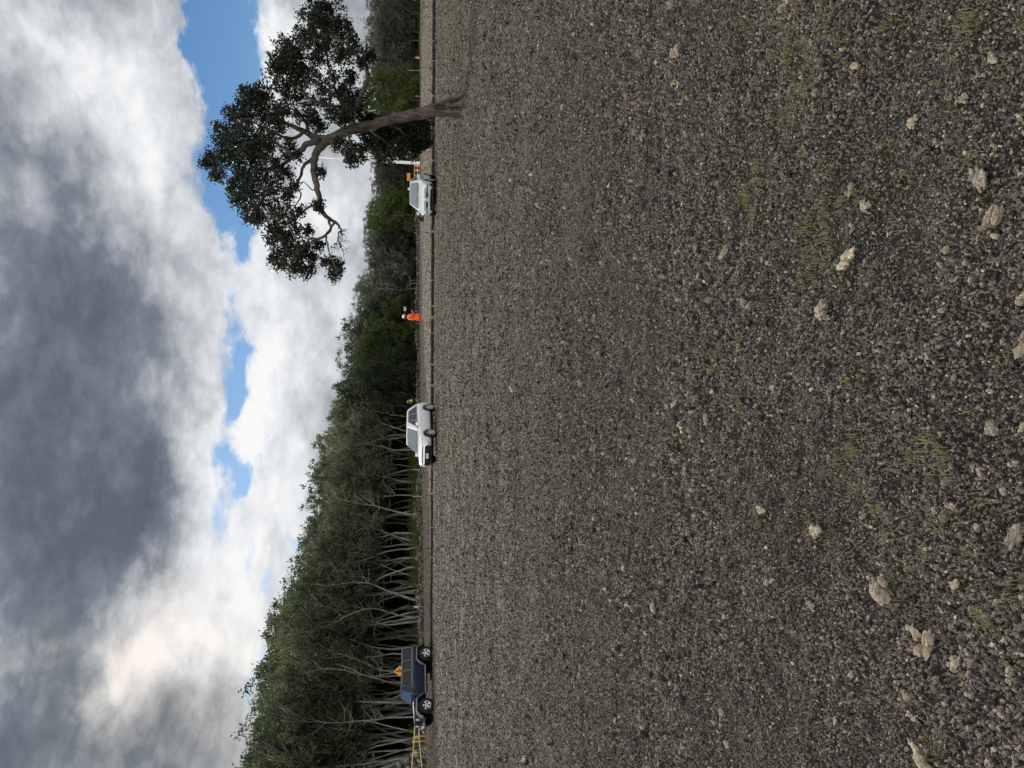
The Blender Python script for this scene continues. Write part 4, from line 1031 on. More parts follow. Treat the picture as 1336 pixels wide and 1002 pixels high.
def glasshouse(parent, xwb, xwt, xrt, xrb, wb, wt, zb_, zt, mat, side_splits, ws_mat=None, wcurve=.10, bev=.06, roof_mat=None, front_v=(.10, .93), side_v=(.12, .86), zrear=None, rear_skew=0.0, pane=None):
    """body-coloured cabin with real window openings' panes laid 6 mm proud"""
    zr = zrear if zrear is not None else zb_
    fb = [Vector((xwb, -wb * .97, zb_)), Vector((xwb, wb * .97, zb_))]; ft = [Vector((xwt, -wt * .97, zt - .02)), Vector((xwt, wt * .97, zt - .02))]
    rb = [Vector((xrb, -wb * .95, zr)), Vector((xrb, wb * .95, zr))]; rt = [Vector((xrt, -wt * .93, zt - .04)), Vector((xrt, wt * .93, zt - .04))]
    xm = (xwt + xrt) / 2
    vs = [fb[0], fb[1], rb[1], rb[0], ft[0], ft[1], rt[1], rt[0]]
    mb = MB(); mb.add(vs, [(3, 2, 1, 0), (0, 1, 5, 4), (1, 2, 6, 5), (2, 3, 7, 6), (3, 0, 4, 7), (4, 5, 6, 7)])
    me = evaluated(mb.mesh('cabin'), [('BEVEL', dict(width=bev, segments=4, limit_method='ANGLE'))]); smooth_me(me)
    me.materials.append(mat); cab = put('cabin', me, None, parent)
    # windscreen
    g = MB(); glass_panel(g, (fb[0], fb[1], ft[1], ft[0]), .055, .945, front_v[0], front_v[1], .007, .012, .01, -.01)
    ws = g.build('windscreen', ws_mat or GLASS, parent)
    m_ = MB(); c = [fb[0], fb[1], ft[1], ft[0]]; nrm = (c[1] - c[0]).cross(c[3] - c[0]).normalized()
    m_.box(tuple(bil(c, .5, .87) + nrm * -.10), (.04, .22, .07)); m_.build('rear_view_mirror', BLACK, parent)
    for (a, b) in ((.12, .48), (.55, .90)):
        m_ = MB(); m_.tube([bil(c, a, .06) + nrm * .03, bil(c, b, .12) + nrm * .02], .012, 5); m_.build('wiper', BLACK, parent)
    g = MB(); glass_panel(g, (rb[1], rb[0], rt[0], rt[1]), .08, .92, .18, .88); g.build('rear_window', GLASS, parent)
    for sg in (1, -1):
        face = (rb[0], fb[0], ft[0], rt[0]) if sg == -1 else (fb[1], rb[1], rt[1], ft[1])
        for (u0, u1, s0, s1) in side_splits:            # u from rear (0) to front (1)
            g = MB()
            if sg == -1: glass_panel(g, face, u0, u1, side_v[0], side_v[1], .006, .012, s0, s1)
            else: glass_panel(g, face, 1 - u1, 1 - u0, side_v[0], side_v[1], .006, .012, -s1, -s0)
            g.build('side_window', pane or GLASS, parent)
    return cab

def place_car(root, px_, py_, ang, zoff=0.0):
    """ang: 0 = facing picture-bottom (world -X), 90 = facing the camera"""
    g = gnd(px_, py_); a = R(ang); root.rotation_euler = (0, 0, math.atan2(-math.sin(a), -math.cos(a))); return g

def white_crossover():
    root = empty('white_crossover', (0, 0, 0))
    tag(root, 'white compact crossover angled towards the camera with a wide black lower grille', 'car')
    st = [(-2.24, .66, .42, .86, .98, .85), (-2.14, .80, .34, .90, 1.04, .86), (-1.8, .90, .26, .96, 1.08, .86), (-1.1, .925, .24, .96, 1.05, .85), (-.2, .925, .23, .94, 1.02, .86), (.6, .92, .23, .92, 1.0, .86), (1.1, .915, .24, .90, 1.0, .86),
          (1.55, .90, .26, .87, .97, .88), (1.95, .86, .28, .82, .92, .88), (2.16, .78, .30, .76, .86, .84), (2.25, .68, .36, .68, .74, .8)]
    me = make_body(st, [(1.36, .34, .40, .92), (-1.36, .34, .40, .92)]); me.materials.append(WHITE); body = put('body', me, None, root)
    bm = bmesh.new(); bm.from_mesh(make_body_plain(st)); bvh = BVHTree.FromBMesh(bm); bm.free()
    glasshouse(root, 1.02, .28, -1.62, -2.08, .87, .66, .97, 1.64, WHITE, [(.12, .40, .07, 0), (.415, .655, 0, 0), (.67, .90, 0, -.14)], GLASS_PALE, zrear=1.0, bev=.14, pane=GLASS_MID)
    # lower grille: wide hexagon, chrome outline
    hexa = [[(-.68, .50), (.68, .50), (.58, .66), (-.58, .66)], [(-.56, .31), (.56, .31), (.68, .50), (-.68, .50)]]
    out = [[(-.73, .50), (.73, .50), (.62, .69), (-.62, .69)], [(-.60, .28), (.60, .28), (.73, .50), (-.73, .50)]]
    put_panel('grille_surround', bvh, out, 'x+', CHROME, root, .004); g = put_panel('lower_grille', bvh, hexa, 'x+', DARKH, root, .012)
    mb = MB()
    for z in (.38, .44, .56): mb.tube([(2.235 - .06 * abs(t) , t * .56, z) for t in (-1, -.5, 0, .5, 1)], .008, 5)
    mb.build('grille_bar', BLACK, g)
    put_panel('number_plate', bvh, [[(-.16, .45), (.16, .45), (.16, .59), (-.16, .59)]], 'x+', PLATE, root, .03)
    put_panel('upper_grille', bvh, [[(-.62, .755), (.62, .755), (.60, .80), (-.60, .80)]], 'x+', BLACK, root, .006)
    put_panel('headlight', bvh, [[(.50, .745), (.84, .79), (.83, .86), (.52, .815)]], 'x+', HEADL, root, .01, mirror=True)
    put_panel('fog_light', bvh, [[(.70, .44), (.80, .46), (.80, .53), (.72, .53)]], 'x+', HEADL, root, .006, mirror=True)
    put_panel('sill_trim', bvh, [[(-.92, .24), (.92, .24), (.92, .33), (-.92, .33)]], 'y+', BLACK, root, .006, n=(12, 3), mirror=True)
    put_panel('tail_light', bvh, [[(-2.16, .88), (-1.92, .90), (-1.95, .99), (-2.14, 1.0)]], 'y+', REDL, root, .006, mirror=True)
    for sg in (-1, 1):
        for dx in (.05, -.95): mb = MB(); mb.box((dx, sg * .93, .86), (.16, .03, .03)); mb.build('door_handle', WHITE, root)
    mb = MB(); mb.box((-.1, 0, .26), (3.3, 1.5, .14)); mb.build('underbody', DARKH, root)
    mirror_pair(root, .62, .90, 1.05, WHITE); interior(root, (.1, -.85), .36, 1.05)
    for x in (1.36, -1.36):
        for sg in (-1, 1): wheel(root, x, sg * .81, .34, .22, .235, 5, sg)
    return root
def make_body_plain(st): return evaluated(loft_body(st), [('SUBSURF', dict(levels=2, render_levels=2))])

def white_sedan():
    root = empty('white_sedan', (0, 0, 0))
    tag(root, 'low white sedan facing the camera beside the lone tree, black slash grille with round emblem', 'car')
    st = [(-2.40, .68, .40, .88, 1.0, .84), (-2.30, .82, .30, .92, 1.06, .84), (-1.9, .90, .22, .93, 1.06, .84), (-1.1, .92, .19, .92, 1.02, .85), (0, .92, .18, .90, .99, .86), (.9, .92, .18, .86, .96, .86), (1.4, .92, .20, .82, .92, .86),
          (1.9, .90, .20, .76, .84, .86), (2.2, .86, .20, .70, .78, .84), (2.36, .78, .22, .62, .70, .8), (2.43, .70, .28, .52, .58, .75)]
    me = make_body(st, [(1.45, .33, .38, .92), (-1.38, .33, .38, .92)]); me.materials.append(SILVERW); put('body', me, None, root)
    bm = bmesh.new(); bm.from_mesh(make_body_plain(st)); bvh = BVHTree.FromBMesh(bm); bm.free()
    glasshouse(root, 1.02, .12, -1.15, -1.98, .86, .62, .93, 1.44, SILVERW, [(.22, .50, .08, 0), (.52, .84, 0, -.16)], GLASS_PALE, bev=.05, zrear=1.02)
    # front: V of black behind the emblem, pale band, dark lower intake, slanted lamps
    put_panel('upper_grille', bvh, [[(-.34, .47), (.34, .47), (.62, .65), (-.62, .65)]], 'x+', DARKH, root, .008)
    put_panel('grille_bar', bvh, [[(-.60, .575), (.60, .575), (.66, .60), (-.66, .60)]], 'x+', CHROME, root, .014, n=(10, 2))
    mb = MB(); mb.lathe([(.001, 0), (.055, 0), (.07, .012), (.085, 0), (.085, -.03)], 20, 'y'); o = mb.build('emblem', CHROME, root)
    h = bvh.ray_cast(Vector((4, 0, .57)), Vector((-1, 0, 0)))[0]; o.location = (h.x + .03, 0, .57); o.rotation_euler = (0, 0, R(-90))
    put_panel('lower_intake', bvh, [[(-.62, .225), (.62, .225), (.52, .36), (-.52, .36)]], 'x+', DARKH, root, .008)
    put_panel('side_intake', bvh, [[(.68, .25), (.80, .27), (.80, .42), (.72, .38)]], 'x+', DARKH, root, .006, mirror=True)
    put_panel('front_lip', bvh, [[(-.78, .195), (.78, .195), (.78, .225), (-.78, .225)]], 'x+', SILVERW, root, .03, n=(10, 2))
    put_panel('headlight', bvh, [[(.50, .54), (.82, .52), (.87, .73), (.66, .72)]], 'x+', HEADL, root, .01, mirror=True)
    put_panel('lamp_edge', bvh, [[(.40, .50), (.80, .48), (.82, .515), (.47, .535)]], 'x+', BLACK, root, .008, n=(8, 2), mirror=True)
    put_panel('number_plate', bvh, [[(-.16, .40), (.16, .40), (.16, .49), (-.16, .49)]], 'x+', PLATE, root, .02)
    mb = MB(); mb.box((0, 0, .19), (4.2, 1.5, .10)); mb.build('underbody', DARKH, root)
    for sg in (-1, 1):
        for dx in (.1, -.85): mb = MB(); mb.box((dx, sg * .925, .80), (.17, .03, .03)); mb.build('door_handle', SILVERW, root)
    mirror_pair(root, .66, .90, .96, SILVERW); interior(root, (.0, -.9), .36, .86)
    for x in (1.45, -1.38):
        for sg in (-1, 1): wheel(root, x, sg * .82, .33, .22, .235, 9, sg)
    return root

def navy_offroader():
    root = empty('navy_offroader', (0, 0, 0))
    tag(root, 'boxy navy four-door off-roader with dark hardtop and silver five-spoke wheels', 'car')
    # tub with slab sides
    def slab(name, pts, w0, w1, mat, bev=.03, parent=root):
        """pts: side outline (x, z); extruded across y with half widths w0 (bottom) w1 (top)"""
        zs = [p[1] for p in pts]; lo, hi = min(zs), max(zs); vs = []
        for sg in (-1, 1): vs += [(x, sg * (w0 + (w1 - w0) * (z - lo) / (hi - lo + 1e-6)), z) for x, z in pts]
        n = len(pts); fs = [tuple(range(n)), tuple(reversed(range(n, 2 * n)))] + [((i + 1) % n, i, n + i, n + (i + 1) % n) for i in range(n)]
        me = bpy.data.meshes.new(name); me.from_pydata(vs, [], fs); me.update()
        bm = bmesh.new(); bm.from_mesh(me); bmesh.ops.recalc_face_normals(bm, faces=bm.faces); bm.to_mesh(me); bm.free()
        me = evaluated(me, [('BEVEL', dict(width=bev, segments=3, limit_method='ANGLE'))]); smooth_me(me); me.materials.append(mat); return put(name, me, None, parent)
    tub = slab('body', [(-1.98, .62), (-2.02, 1.14), (.78, 1.14), (.86, .95), (.86, .50), (-.78, .50), (-.86, .80), (-1.00, .92), (-1.80, .92), (-1.90, .62)], .78, .76, NAVY)
    nose = slab('bonnet', [(.84, .60), (.84, 1.13), (1.90, 1.06), (1.96, 1.00), (1.98, .62)], .62, .60, NAVY, .05)
    slab('grille_panel', [(1.97, .62), (1.97, 1.02), (2.01, 1.02), (2.03, .62)], .60, .58, NAVY, .012)
    mb = MB()
    for k in range(7): mb.box((2.022, -.21 + .07 * k, .84), (.02, .036, .28))
    mb.build('grille_slot', DARKH, root)
    for sg in (-1, 1):
        mb = MB(); mb.lathe([(.001, .03), (.06, .028), (.09, .015), (.097, 0), (.097, -.04)], 24, 'y'); o = mb.build('headlight', HEADL, root); o.location = (2.03, sg * .42, .86); o.rotation_euler = (0, 0, R(-90))
        mb = MB(); mb.lathe([(.12, -.02), (.12, .02), (.097, .02)], 24, 'y'); q = mb.build('bezel', CHROME, o)
        mb = MB(); mb.box((2.02, sg * .70, .76), (.05, .10, .06)); mb.build('indicator', AMBER, root)
    # bumpers
    slab('front_bumper', [(2.06, .44), (2.06, .62), (2.30, .60), (2.32, .46)], .84, .82, BLACK, .03)
    slab('rear_bumper', [(-2.02, .46), (-2.02, .62), (-2.16, .62), (-2.18, .48)], .82, .82, BLACK, .03)
    mb = MB(); mb.box((2.335, .18, .60), (.02, .32, .15)); mb.build('number_plate', PLATE, root)
    for sg in (-1, 1):
        mb = MB(); mb.lathe([(.001, .02), (.05, .015), (.055, -.02)], 16, 'y'); o = mb.build('fog_light', HEADL, root); o.location = (2.33, sg * .55, .54); o.rotation_euler = (0, 0, R(-90))
    # hardtop and windows
    glasshouse(root, .72, .42, -1.92, -1.99, .765, .66, 1.13, 1.80, ROOFTOP, [(.035, .30, .01, 0), (.335, .555, 0, 0), (.585, .86, 0, -.045)], glass_mat('sky_reflection_windscreen', (.06, .13, .26)), bev=.05, front_v=(.12, .90), side_v=(.10, .80))  # windscreen's blue base colour is painted-in sky reflection
    for sg in (-1, 1):
        # grey surrounds of the doors' windows and waist rail
        for (u0, u1) in ((-1.90, -1.17), (-1.12, -.60), (-.54, .40)):
            zz0, zz1 = 1.205, 1.70; yo = .772; yi = .695; e = .022
            mb = MB(); mb.tube([(u0, sg * yo, zz0), (u1, sg * yo, zz0), (u1 - (.16 if u1 > 0 else 0), sg * yi, zz1), (u0 + .02, sg * yi, zz1), (u0, sg * yo, zz0)], e, 5); mb.build('window_frame', FRAMEM, root)
        mb = MB(); mb.box((-.60, sg * .772, 1.145), (2.75, .03, .05)); mb.build('waist_rail', FLARE, root)
        mb = MB(); mb.box((-.27, sg * .784, .82), (.012, .008, .60)); mb.box((.66, sg * .784, .84), (.012, .008, .56)); mb.box((-1.0, sg * .782, 1.02), (.012, .008, .22)); mb.build('door_gap', DARKH, root)
        for dx in (-.12, -.92 + .12): mb = MB(); mb.box((dx, sg * .80, 1.00), (.16, .04, .045)); mb.build('door_handle', BLACK, root)
        for dx in (.62, -.30):
            for z in (.68, 1.02): mb = MB(); mb.box((dx, sg * .79, z), (.10, .03, .05)); mb.build('hinge', BLACK, root)
        # trapezoid flares, wide and flat
        for x0, ww in ((1.42, .60), (-1.42, .55)):
            top = [(-ww, .62), (-ww * .62, .94), (ww * .55, .96), (ww * .95, .78), (ww * 1.05, .62)]
            if x0 < 0: top = [(-ww * 1.0, .66), (-ww * .75, .92), (ww * .5, .96), (ww * .95, .70), (ww * 1.06, .56)]
            vs, fs = [], []
            for (dx, z) in top: vs += [(x0 + dx, sg * .60, z + .02), (x0 + dx, sg * .93, z), (x0 + dx, sg * .93, z - .065), (x0 + dx, sg * .60, z - .045)]
            for i in range(len(top) - 1):
                for k in range(4): fs.append((i * 4 + k, i * 4 + (k + 1) % 4, i * 4 + 4 + (k + 1) % 4, i * 4 + 4 + k))
            fs += [(0, 1, 2, 3), tuple(4 * (len(top) - 1) + k for k in (3, 2, 1, 0))]
            mb = MB(); mb.add(vs, fs); me = evaluated(mb.mesh('fender_flare'), [('BEVEL', dict(width=.02, segments=2))]); me.materials.append(FLARE); put('fender_flare', me, None, root)
        mb = MB(); mb.tube([(.80, sg * .84, .44), (-.80, sg * .84, .44)], .045, 8); mb.tube([(.6, sg * .84, .44), (.6, sg * .6, .5)], .03, 6); mb.tube([(-.6, sg * .84, .44), (-.6, sg * .6, .5)], .03, 6); mb.build('side_step', FLARE, root)
        mb = MB(); mb.box((-2.0, sg * .70, .95), (.06, .13, .24)); mb.build('tail_light', REDL, root)
    mirror_pair(root, .58, .80, 1.24, BLACK); interior(root, (.0, -.85), .34, 1.15)
    # frame, axles
    mb = MB(); mb.box((0, 0, .50), (3.9, .9, .16)); mb.box((1.47, 0, .40), (.12, 1.5, .12)); mb.box((-1.47, 0, .40), (.12, 1.5, .12)); mb.box((1.45, 0, .72), (1.1, 1.1, .3)); mb.box((-1.45, 0, .72), (1.0, 1.1, .3)); mb.box((-.3, -.35, .40), (.9, .35, .2)); mb.build('underbody', DARKH, root)
    for x in (1.47, -1.47):
        for sg in (-1, 1): wheel(root, x, sg * .79, .41, .26, .235, 5, sg)
    # spare on the tailgate
    mb = MB(); mb.lathe([(.15, -.12), (.37, -.12), (.41, -.08), (.41, .08), (.37, .12), (.15, .12)], 32, 'y'); o = mb.build('spare_wheel', TYRE, root, True); o.location = (-2.20, 0, 1.02); o.rotation_euler = (0, 0, R(90))
    return root

import sys
c = white_crossover(); g = place_car(c, 568.8, 566, 62); g = gnd(569.0, 566); c.location = (g.x, g.y + .35, hz(g.x, g.y))
c = white_sedan(); place_car(c, 569, 258, 0); g = gnd(569.5, 258); c.scale = (1.05, 1.05, 1.05); a = R(66); c.rotation_euler = (0, 0, math.atan2(-math.cos(R(21)), -math.sin(R(21)))); c.location = (g.x + .6, g.y + 1.6, 0)
c = navy_offroader(); c.scale = (1.07, 1.03, 1.05); place_car(c, 565, 890, 47); g = gnd(565.8, 902); c.location = (g.x, g.y + .9, 0)
#ENDVEH
#OBJ
# ------------------------------------------------------------------ barrier, walls, gate, signs, cones
SOCK = simple('dark_timber', (.020, .017, .016), .9, var=.4, scale=8); STAKE = simple('pale_stake_wood', (.42, .38, .30), .8)
YEL = simple('yellow_rail_paint', (.55, .42, .16), .5, var=.2); ORG = simple('orange_plastic', (.75, .13, .02), .5); WSIGN = simple('white_sign_face', (.75, .75, .72), .5)
PALE_SIGN = simple('weathered_sign_face', (.42, .41, .37), .6); OSIGN = simple('orange_sign_face', (.80, .30, .03), .45); GREYM = simple('galvanised_post', (.20, .20, .20), .5, .6); WPOLE = simple('white_pole_paint', (.72, .72, .70), .45); BLK = simple('black_print', (.01, .01, .01), .6)
def rock_wall_mat(name, a, b_, c):
    m, nt, b = new_mat(name)
    geo = nt.nodes.new('ShaderNodeNewGeometry')
    n = noise_tex(nt, 5, 6, .65, geo.outputs['Position'])
    f = math_node(nt, 'MULTIPLY_ADD', geo.outputs['Random Per Island'], .5, math_node(nt, 'MULTIPLY', n.outputs[0], .55))
    r = ramp(nt, [(.25, a), (.5, b_), (.8, c)], f)
    nt.links.new(r.outputs[0], b.inputs['Base Color']); b.inputs['Roughness'].default_value = .95; b.inputs['Specular IOR Level'].default_value = .15
    bump(nt, n.outputs[0], .6, .05, b); return m
WALLM = rock_wall_mat('lava_wall_stone', (.05, .047, .045), (.13, .125, .11), (.25, .24, .20)); HEAPM = rock_wall_mat('mossy_stone', (.055, .06, .05), (.14, .15, .12), (.27, .27, .22))
stone_src = []
for i in range(6):
    me = rock_mesh('wall_stone', 900 + i, 2, .34, .9, 1.9)
    V = np.empty(len(me.vertices) * 3, np.float32); me.vertices.foreach_get('co', V); F = np.array([p.vertices[:] for p in me.polygons]); stone_src.append((V.reshape(-1, 3), F)); bpy.data.meshes.remove(me)
def stone_pile(name, items, mat):
    Vs, Fs, n = [], [], 0
    for (x, y, z, s) in items:
        V, F = stone_src[RNG.integers(0, 6)]; a = RNG.uniform(0, 6.28); c_, s_ = math.cos(a), math.sin(a); sc = s * RNG.uniform(.75, 1.25, 3)
        W_ = V * sc; W_ = np.stack([W_[:, 0] * c_ - W_[:, 1] * s_ + x, W_[:, 0] * s_ + W_[:, 1] * c_ + y, W_[:, 2] + z], 1)
        Vs.append(W_); Fs.append(F + n); n += len(V)
    return put(name, np_mesh(name, np.concatenate(Vs), np.concatenate(Fs)), mat)
items = []
for py in np.arange(272, 876, 1.9):
    Y = WALL(py); x = Y * (501 - py) / 1002
    top = .46 + .10 * math.sin(py * .05) + .07 * math.sin(py * .13 + 1) + (.30 if 655 < py < 676 else 0) + (.26 if 712 < py < 730 else 0) - (.25 if 690 < py < 698 else 0)
    z = .06
    while z < top:
        items.append((x + random.uniform(-.06, .06), Y + random.uniform(-.14, .14), z, random.uniform(.09, .155))); z += random.uniform(.11, .17)
w = stone_pile('stone_wall', items, WALLM); tag(w, 'long low dry stone wall of dark lava rock along the foot of the wood', 'wall')
items = []
for k in range(900):
    py = random.uniform(974, 1090); Y = 60 + random.uniform(-.9, 1.2); top = min(2.3, .35 + (py - 974) * .085); z = random.uniform(0, top - .15)
    items.append((Y * (501 - py) / 1002, Y + z * .25, z, random.uniform(.13, .32)))
w = stone_pile('rock_heap', items, HEAPM); tag(w, 'high mossy grey rock heap behind the yellow gate at the bottom edge', 'rock wall')
# low dark timber edging, piece after piece, pale pegs at the joints
xw = 31.0; seg = None; YB = gnd(566.5, 400).y
npeg = 0
while xw > -17.5:
    L_ = random.uniform(1.0, 2.1)
    mb = MB(); yb0 = YB + .18 * math.sin(xw * .21) + .07 * math.sin(xw * .9) + random.uniform(-.03, .03); pts = [(-L_ / 2 + L_ * t / 6, random.gauss(0, .010), random.gauss(0, .006)) for t in range(7)]
    r = random.uniform(.085, .115) * (1 if xw > -4 else .75)
    mb.tube(pts, [r * random.uniform(.92, 1.08) for _ in pts], 8)
    o = mb.build('edging_log', SOCK, None, True); o.location = (xw - L_ / 2, yb0, .10); o.rotation_euler = (random.uniform(0, 6), random.uniform(-.01, .01), random.uniform(-.03, .03))
    tag(o, 'dark low timber length in the long edging line behind the cars', 'edging log', 'dark timber edging across the gravel')
    xw -= L_
    if random.random() < .6:
        mb = MB(); mb.box((0, 0, .09), (.03, .03, .19), taper=.8); p = mb.build('peg', STAKE); p.location = (xw, yb0 - .10, 0); p.rotation_euler = (random.uniform(-.2, .2), random.uniform(-.2, .2), random.uniform(0, 1)); 
        tag(p, 'pale wooden peg at a joint of the dark timber edging', 'peg', 'pegs along the timber edging'); npeg += 1
    xw -= random.uniform(.03, .10)
# yellow gate at the bottom edge
YG = 55.0
root = empty('swing_gate', tuple(gnd(557.5, 990)))
O = root.location.copy()
def gp(px, py, Y=YG): return at(px, py, Y) - O
mb = MB(); mb.tube([gp(542, 935), gp(540.3, 966), gp(537, 1003), gp(534.5, 1030)], .042, 8); mb.build('rail', YEL, root, True)
mb = MB(); mb.tube([gp(546.2, 935), gp(547, 966), gp(551, 1003), gp(554, 1030)], .042, 8); mb.build('rail', YEL, root, True)
for a_, b_ in (((539.3, 982), (548.4, 982)), ((540.2, 963), (547.0, 963)), ((535, 1026), (553.7, 1026))):
    mb = MB(); mb.tube([gp(*a_), gp(*b_)], .032, 8); mb.build('brace', YEL, root, True)
tag(root, 'yellow tubular swing gate widening towards the bottom edge of the photo', 'gate')
for py, lab, hh in ((966.5, 'yellow post holding the gate, lower of the pair in the photo', 1.12), (960, 'yellow post holding the gate, upper of the pair in the photo', .95)):
    g_ = at(560, py, YG + .3); mb = MB(); mb.lathe([(.001, 0), (.06, 0), (.06, hh - .03), (.045, hh), (.001, hh)], 12); o = mb.build('gate_post', YEL, None, True); o.location = (g_.x, g_.y, 0); tag(o, lab, 'post', 'yellow gate posts')
# yellow rail barrier far behind the white sedan
r_ = empty('rail_barrier', (104 * .29, 104, 0)); Ob = r_.location.copy()
for x0 in (541.0, 544.6):
    mb = MB(); mb.tube([at(x0, 188, 104) - Ob, at(x0, 240, 104) - Ob], .06, 6); mb.build('rail', YEL, r_)
for py in (190, 203, 216, 229, 239):
    p = at(541, py, 104.15) - Ob; mb = MB(); mb.tube([(p.x, p.y, 0), (p.x, p.y, p.z + .08)], .06, 6); mb.build('post', YEL, r_)
tag(r_, 'far yellow two-rail barrier between the white pole and the white sedan', 'barrier')
# tall white pole
g_ = gnd(548, 213); hp = at(415, 209, g_.y).z
mb = MB(); mb.lathe([(.001, 0), (.24, 0), (.24, .05), (.20, .06), (.17, hp * .35), (.10, hp * .6), (.055, hp), (.001, hp + .03)], 16); o = mb.build('pole', WPOLE, None, True); o.location = (g_.x, g_.y, 0); o.rotation_euler = (0, R(.9), 0)
tag(o, 'very tall white tapering pole standing beyond the lone tree', 'pole')
# signs
def board_sign(name, lab, cat, px, py, Y, w_, h_, mat, legs=2, diamond=False, zc=None, legmat=None, rz=0.0):
    c = at(px, py, Y); z = c.z if zc is None else zc; root = empty(name, (c.x, Y, 0), rz); mb = MB()
    rot = Matrix.Rotation(R(45), 3, 'Y') if diamond else None
    mb.box((0, 0, z), (w_, .02, h_), rot); f = mb.build('sign_board', mat, root)
    for k in range(legs):
        dx = (k - (legs - 1) / 2) * w_ * .7; mb = MB(); mb.tube([(dx * (1.3 if legs > 1 else 1), .05, 0), (dx, .03, z + (0 if not diamond else -.1))], .022, 6); mb.build('post', legmat or GREYM, root)
    tag(root, lab, cat); return root, f, z
board_sign('road_sign', 'orange rectangular sign on legs beyond the rear of the white sedan', 'sign', 533, 231, 100, 1.0, .42, OSIGN)
board_sign('road_sign', 'small white sign showing just above the roof of the white sedan', 'sign', 534.2, 246.5, 98, .32, .42, WSIGN, 1)
board_sign('road_sign', 'small white sign beside the head of the orange shirt worker', 'sign', 528.3, 403, 92, .50, .30, PALE_SIGN, 1, legmat=BLACK)
r_, f_, z_ = board_sign('warning_sign', 'orange diamond warning sign showing above the navy off-roader roof', 'sign', 521.5, 875.5, 52, .56, .56, OSIGN, 2, True, rz=R(48))
mb = MB()
for a_, b_, w_ in (((-.10, -.20), (.02, .02), .05), ((.10, -.20), (.02, .02), .05), ((.02, .0), (-.03, .14), .07), ((-.03, .12), (.13, .0), .035)):
    mb.tube([(a_[0], -.016, z_ + a_[1]), (b_[0], -.016, z_ + b_[1])], w_ * .5, 5)
mb.lathe([(.001, -.02), (.045, -.02), (.045, -.012)], 12, 'y', (-.04, 0, z_ + .20)); mb.build('symbol', BLK, f_)
# cones
def make_cone():
    root = empty('traffic_cone', (0, 0, 0)); mb = MB(); mb.box((0, 0, .02), (.40, .40, .04)); mb.build('base', BLACK, root)
    mb = MB(); mb.lathe([(.16, .04), (.03, .76), (.001, .765)], 16); mb.build('cone', ORG, root, True)
    for z0, z1 in ((.32, .44), (.52, .62)):
        mb = MB(); rr = lambda z: .16 - .13 * (z - .04) / .72 + .003; mb.lathe([(rr(z0), z0), (rr(z1), z1)], 16); mb.build('band', WSIGN, root, True)
    return root
proto = make_cone(); first = True
for (px, py, Y, z, lab) in [(0, 79, 106, 0, 'orange cone with white bands, nearest the top of the photo'), (0, 120, 106, 0, 'orange cone with white bands at the foot of the vivid green trees'), (0, 129, 106, 0, 'orange cone nearest behind the lone tree trunk'),
                        (0, 190, 103, .35, 'orange and white cone raised behind the end of the yellow barrier'), (0, 219, 101, 0, 'orange cone in front of the yellow barrier, nearer the pole'), (0, 225, 100, 0, 'orange cone in front of the yellow barrier, nearer the sedan'), (0, 790, 72.6, .18, 'orange cone with white bands behind the stone wall near the off-roader')]:
    if first: c = proto; first = False
    else:
        c = proto.copy(); COL.objects.link(c)
        for ch in list(proto.children):
            k = ch.copy(); COL.objects.link(k); k.parent = c
    c.location = (Y * (501 - py) / 1002, Y, z); tag(c, lab, 'cone', 'orange traffic cones set out far off')
for (py, Y, z0, h_, w_, lab) in [(503, 95.5, .35, .62, .07, 'pale stake behind the stone wall near the lime vest worker'), (613, 83.3, .40, .55, .09, 'pale yellow stake in the verge by the bonnet of the white crossover'), (648, 79.6, .42, .55, .09, 'pale yellow stake in front of the forked tree'), (94, 106, 0, 1.75, .05, 'thin white marker post by the grey far trees')]:
    mb = MB(); mb.box((0, 0, (z0 + h_) / 2), (w_, w_, z0 + h_), taper=.9); o = mb.build('marker_stake', STAKE if py > 100 else WPOLE); o.location = (Y * (501 - py) / 1002, Y + .5, 0); tag(o, lab, 'stake')
mb = MB(); mb.box((0, 0, .55), (.5, .3, .4)); mb.box((0, .02, .18), (.06, .06, .36)); me = evaluated(mb.mesh('utility_box'), [('BEVEL', dict(width=.02, segments=2))]); o = put('utility_box', me, WPOLE); o.location = (106 * .498, 106, .2); tag(o, 'small white box at the wood edge cut by the top edge', 'box')
# stump
mb = MB(); mb.lathe([(.34, -.05), (.27, .08), (.23, .3), (.24, .42), (.20, .5), (.001, .46)], 14); o = mb.build('tree_stump', SOCK, None, True); g_ = gnd(553, 286); o.location = (g_.x, g_.y, 0); tag(o, 'short dark stump on the gravel beyond the white sedan', 'stump')

# ------------------------------------------------------------------ people
def skin_mesh(name, verts, edges, root=0, sub=1, smooth=True):
    """verts: (x, y, z, radius)"""
    me = bpy.data.meshes.new(name); me.from_pydata([v[:3] for v in verts], edges, []); me.update()
    o = bpy.data.objects.new('tmp', me); COL.objects.link(o)
    md = o.modifiers.new('skin', 'SKIN'); md.use_smooth_shade = True
    o.modifiers.new('sub', 'SUBSURF').levels = sub; o.modifiers['sub'].render_levels = sub
    for i, v in enumerate(verts):
        r = v[3]; sv = me.skin_vertices[0].data[i]; sv.radius = r if hasattr(r, '__len__') else (r, r); sv.use_root = (i == root)
    dg = bpy.context.evaluated_depsgraph_get(); dg.update()
    r = bpy.data.meshes.new_from_object(o.evaluated_get(dg)); bpy.data.objects.remove(o); r.name = name; return r
def cloth(name, c, rough=.85): return simple(name, c, rough, var=.18, scale=9)
SKINM = simple('skin', (.42, .25, .17), .5, var=.08); HIVIS = cloth('hi_vis_orange_cloth', (.95, .12, .015)); KHAKI = cloth('khaki_cloth', (.34, .29, .22)); CAPW = cloth('white_cap_cloth', (.72, .70, .67))
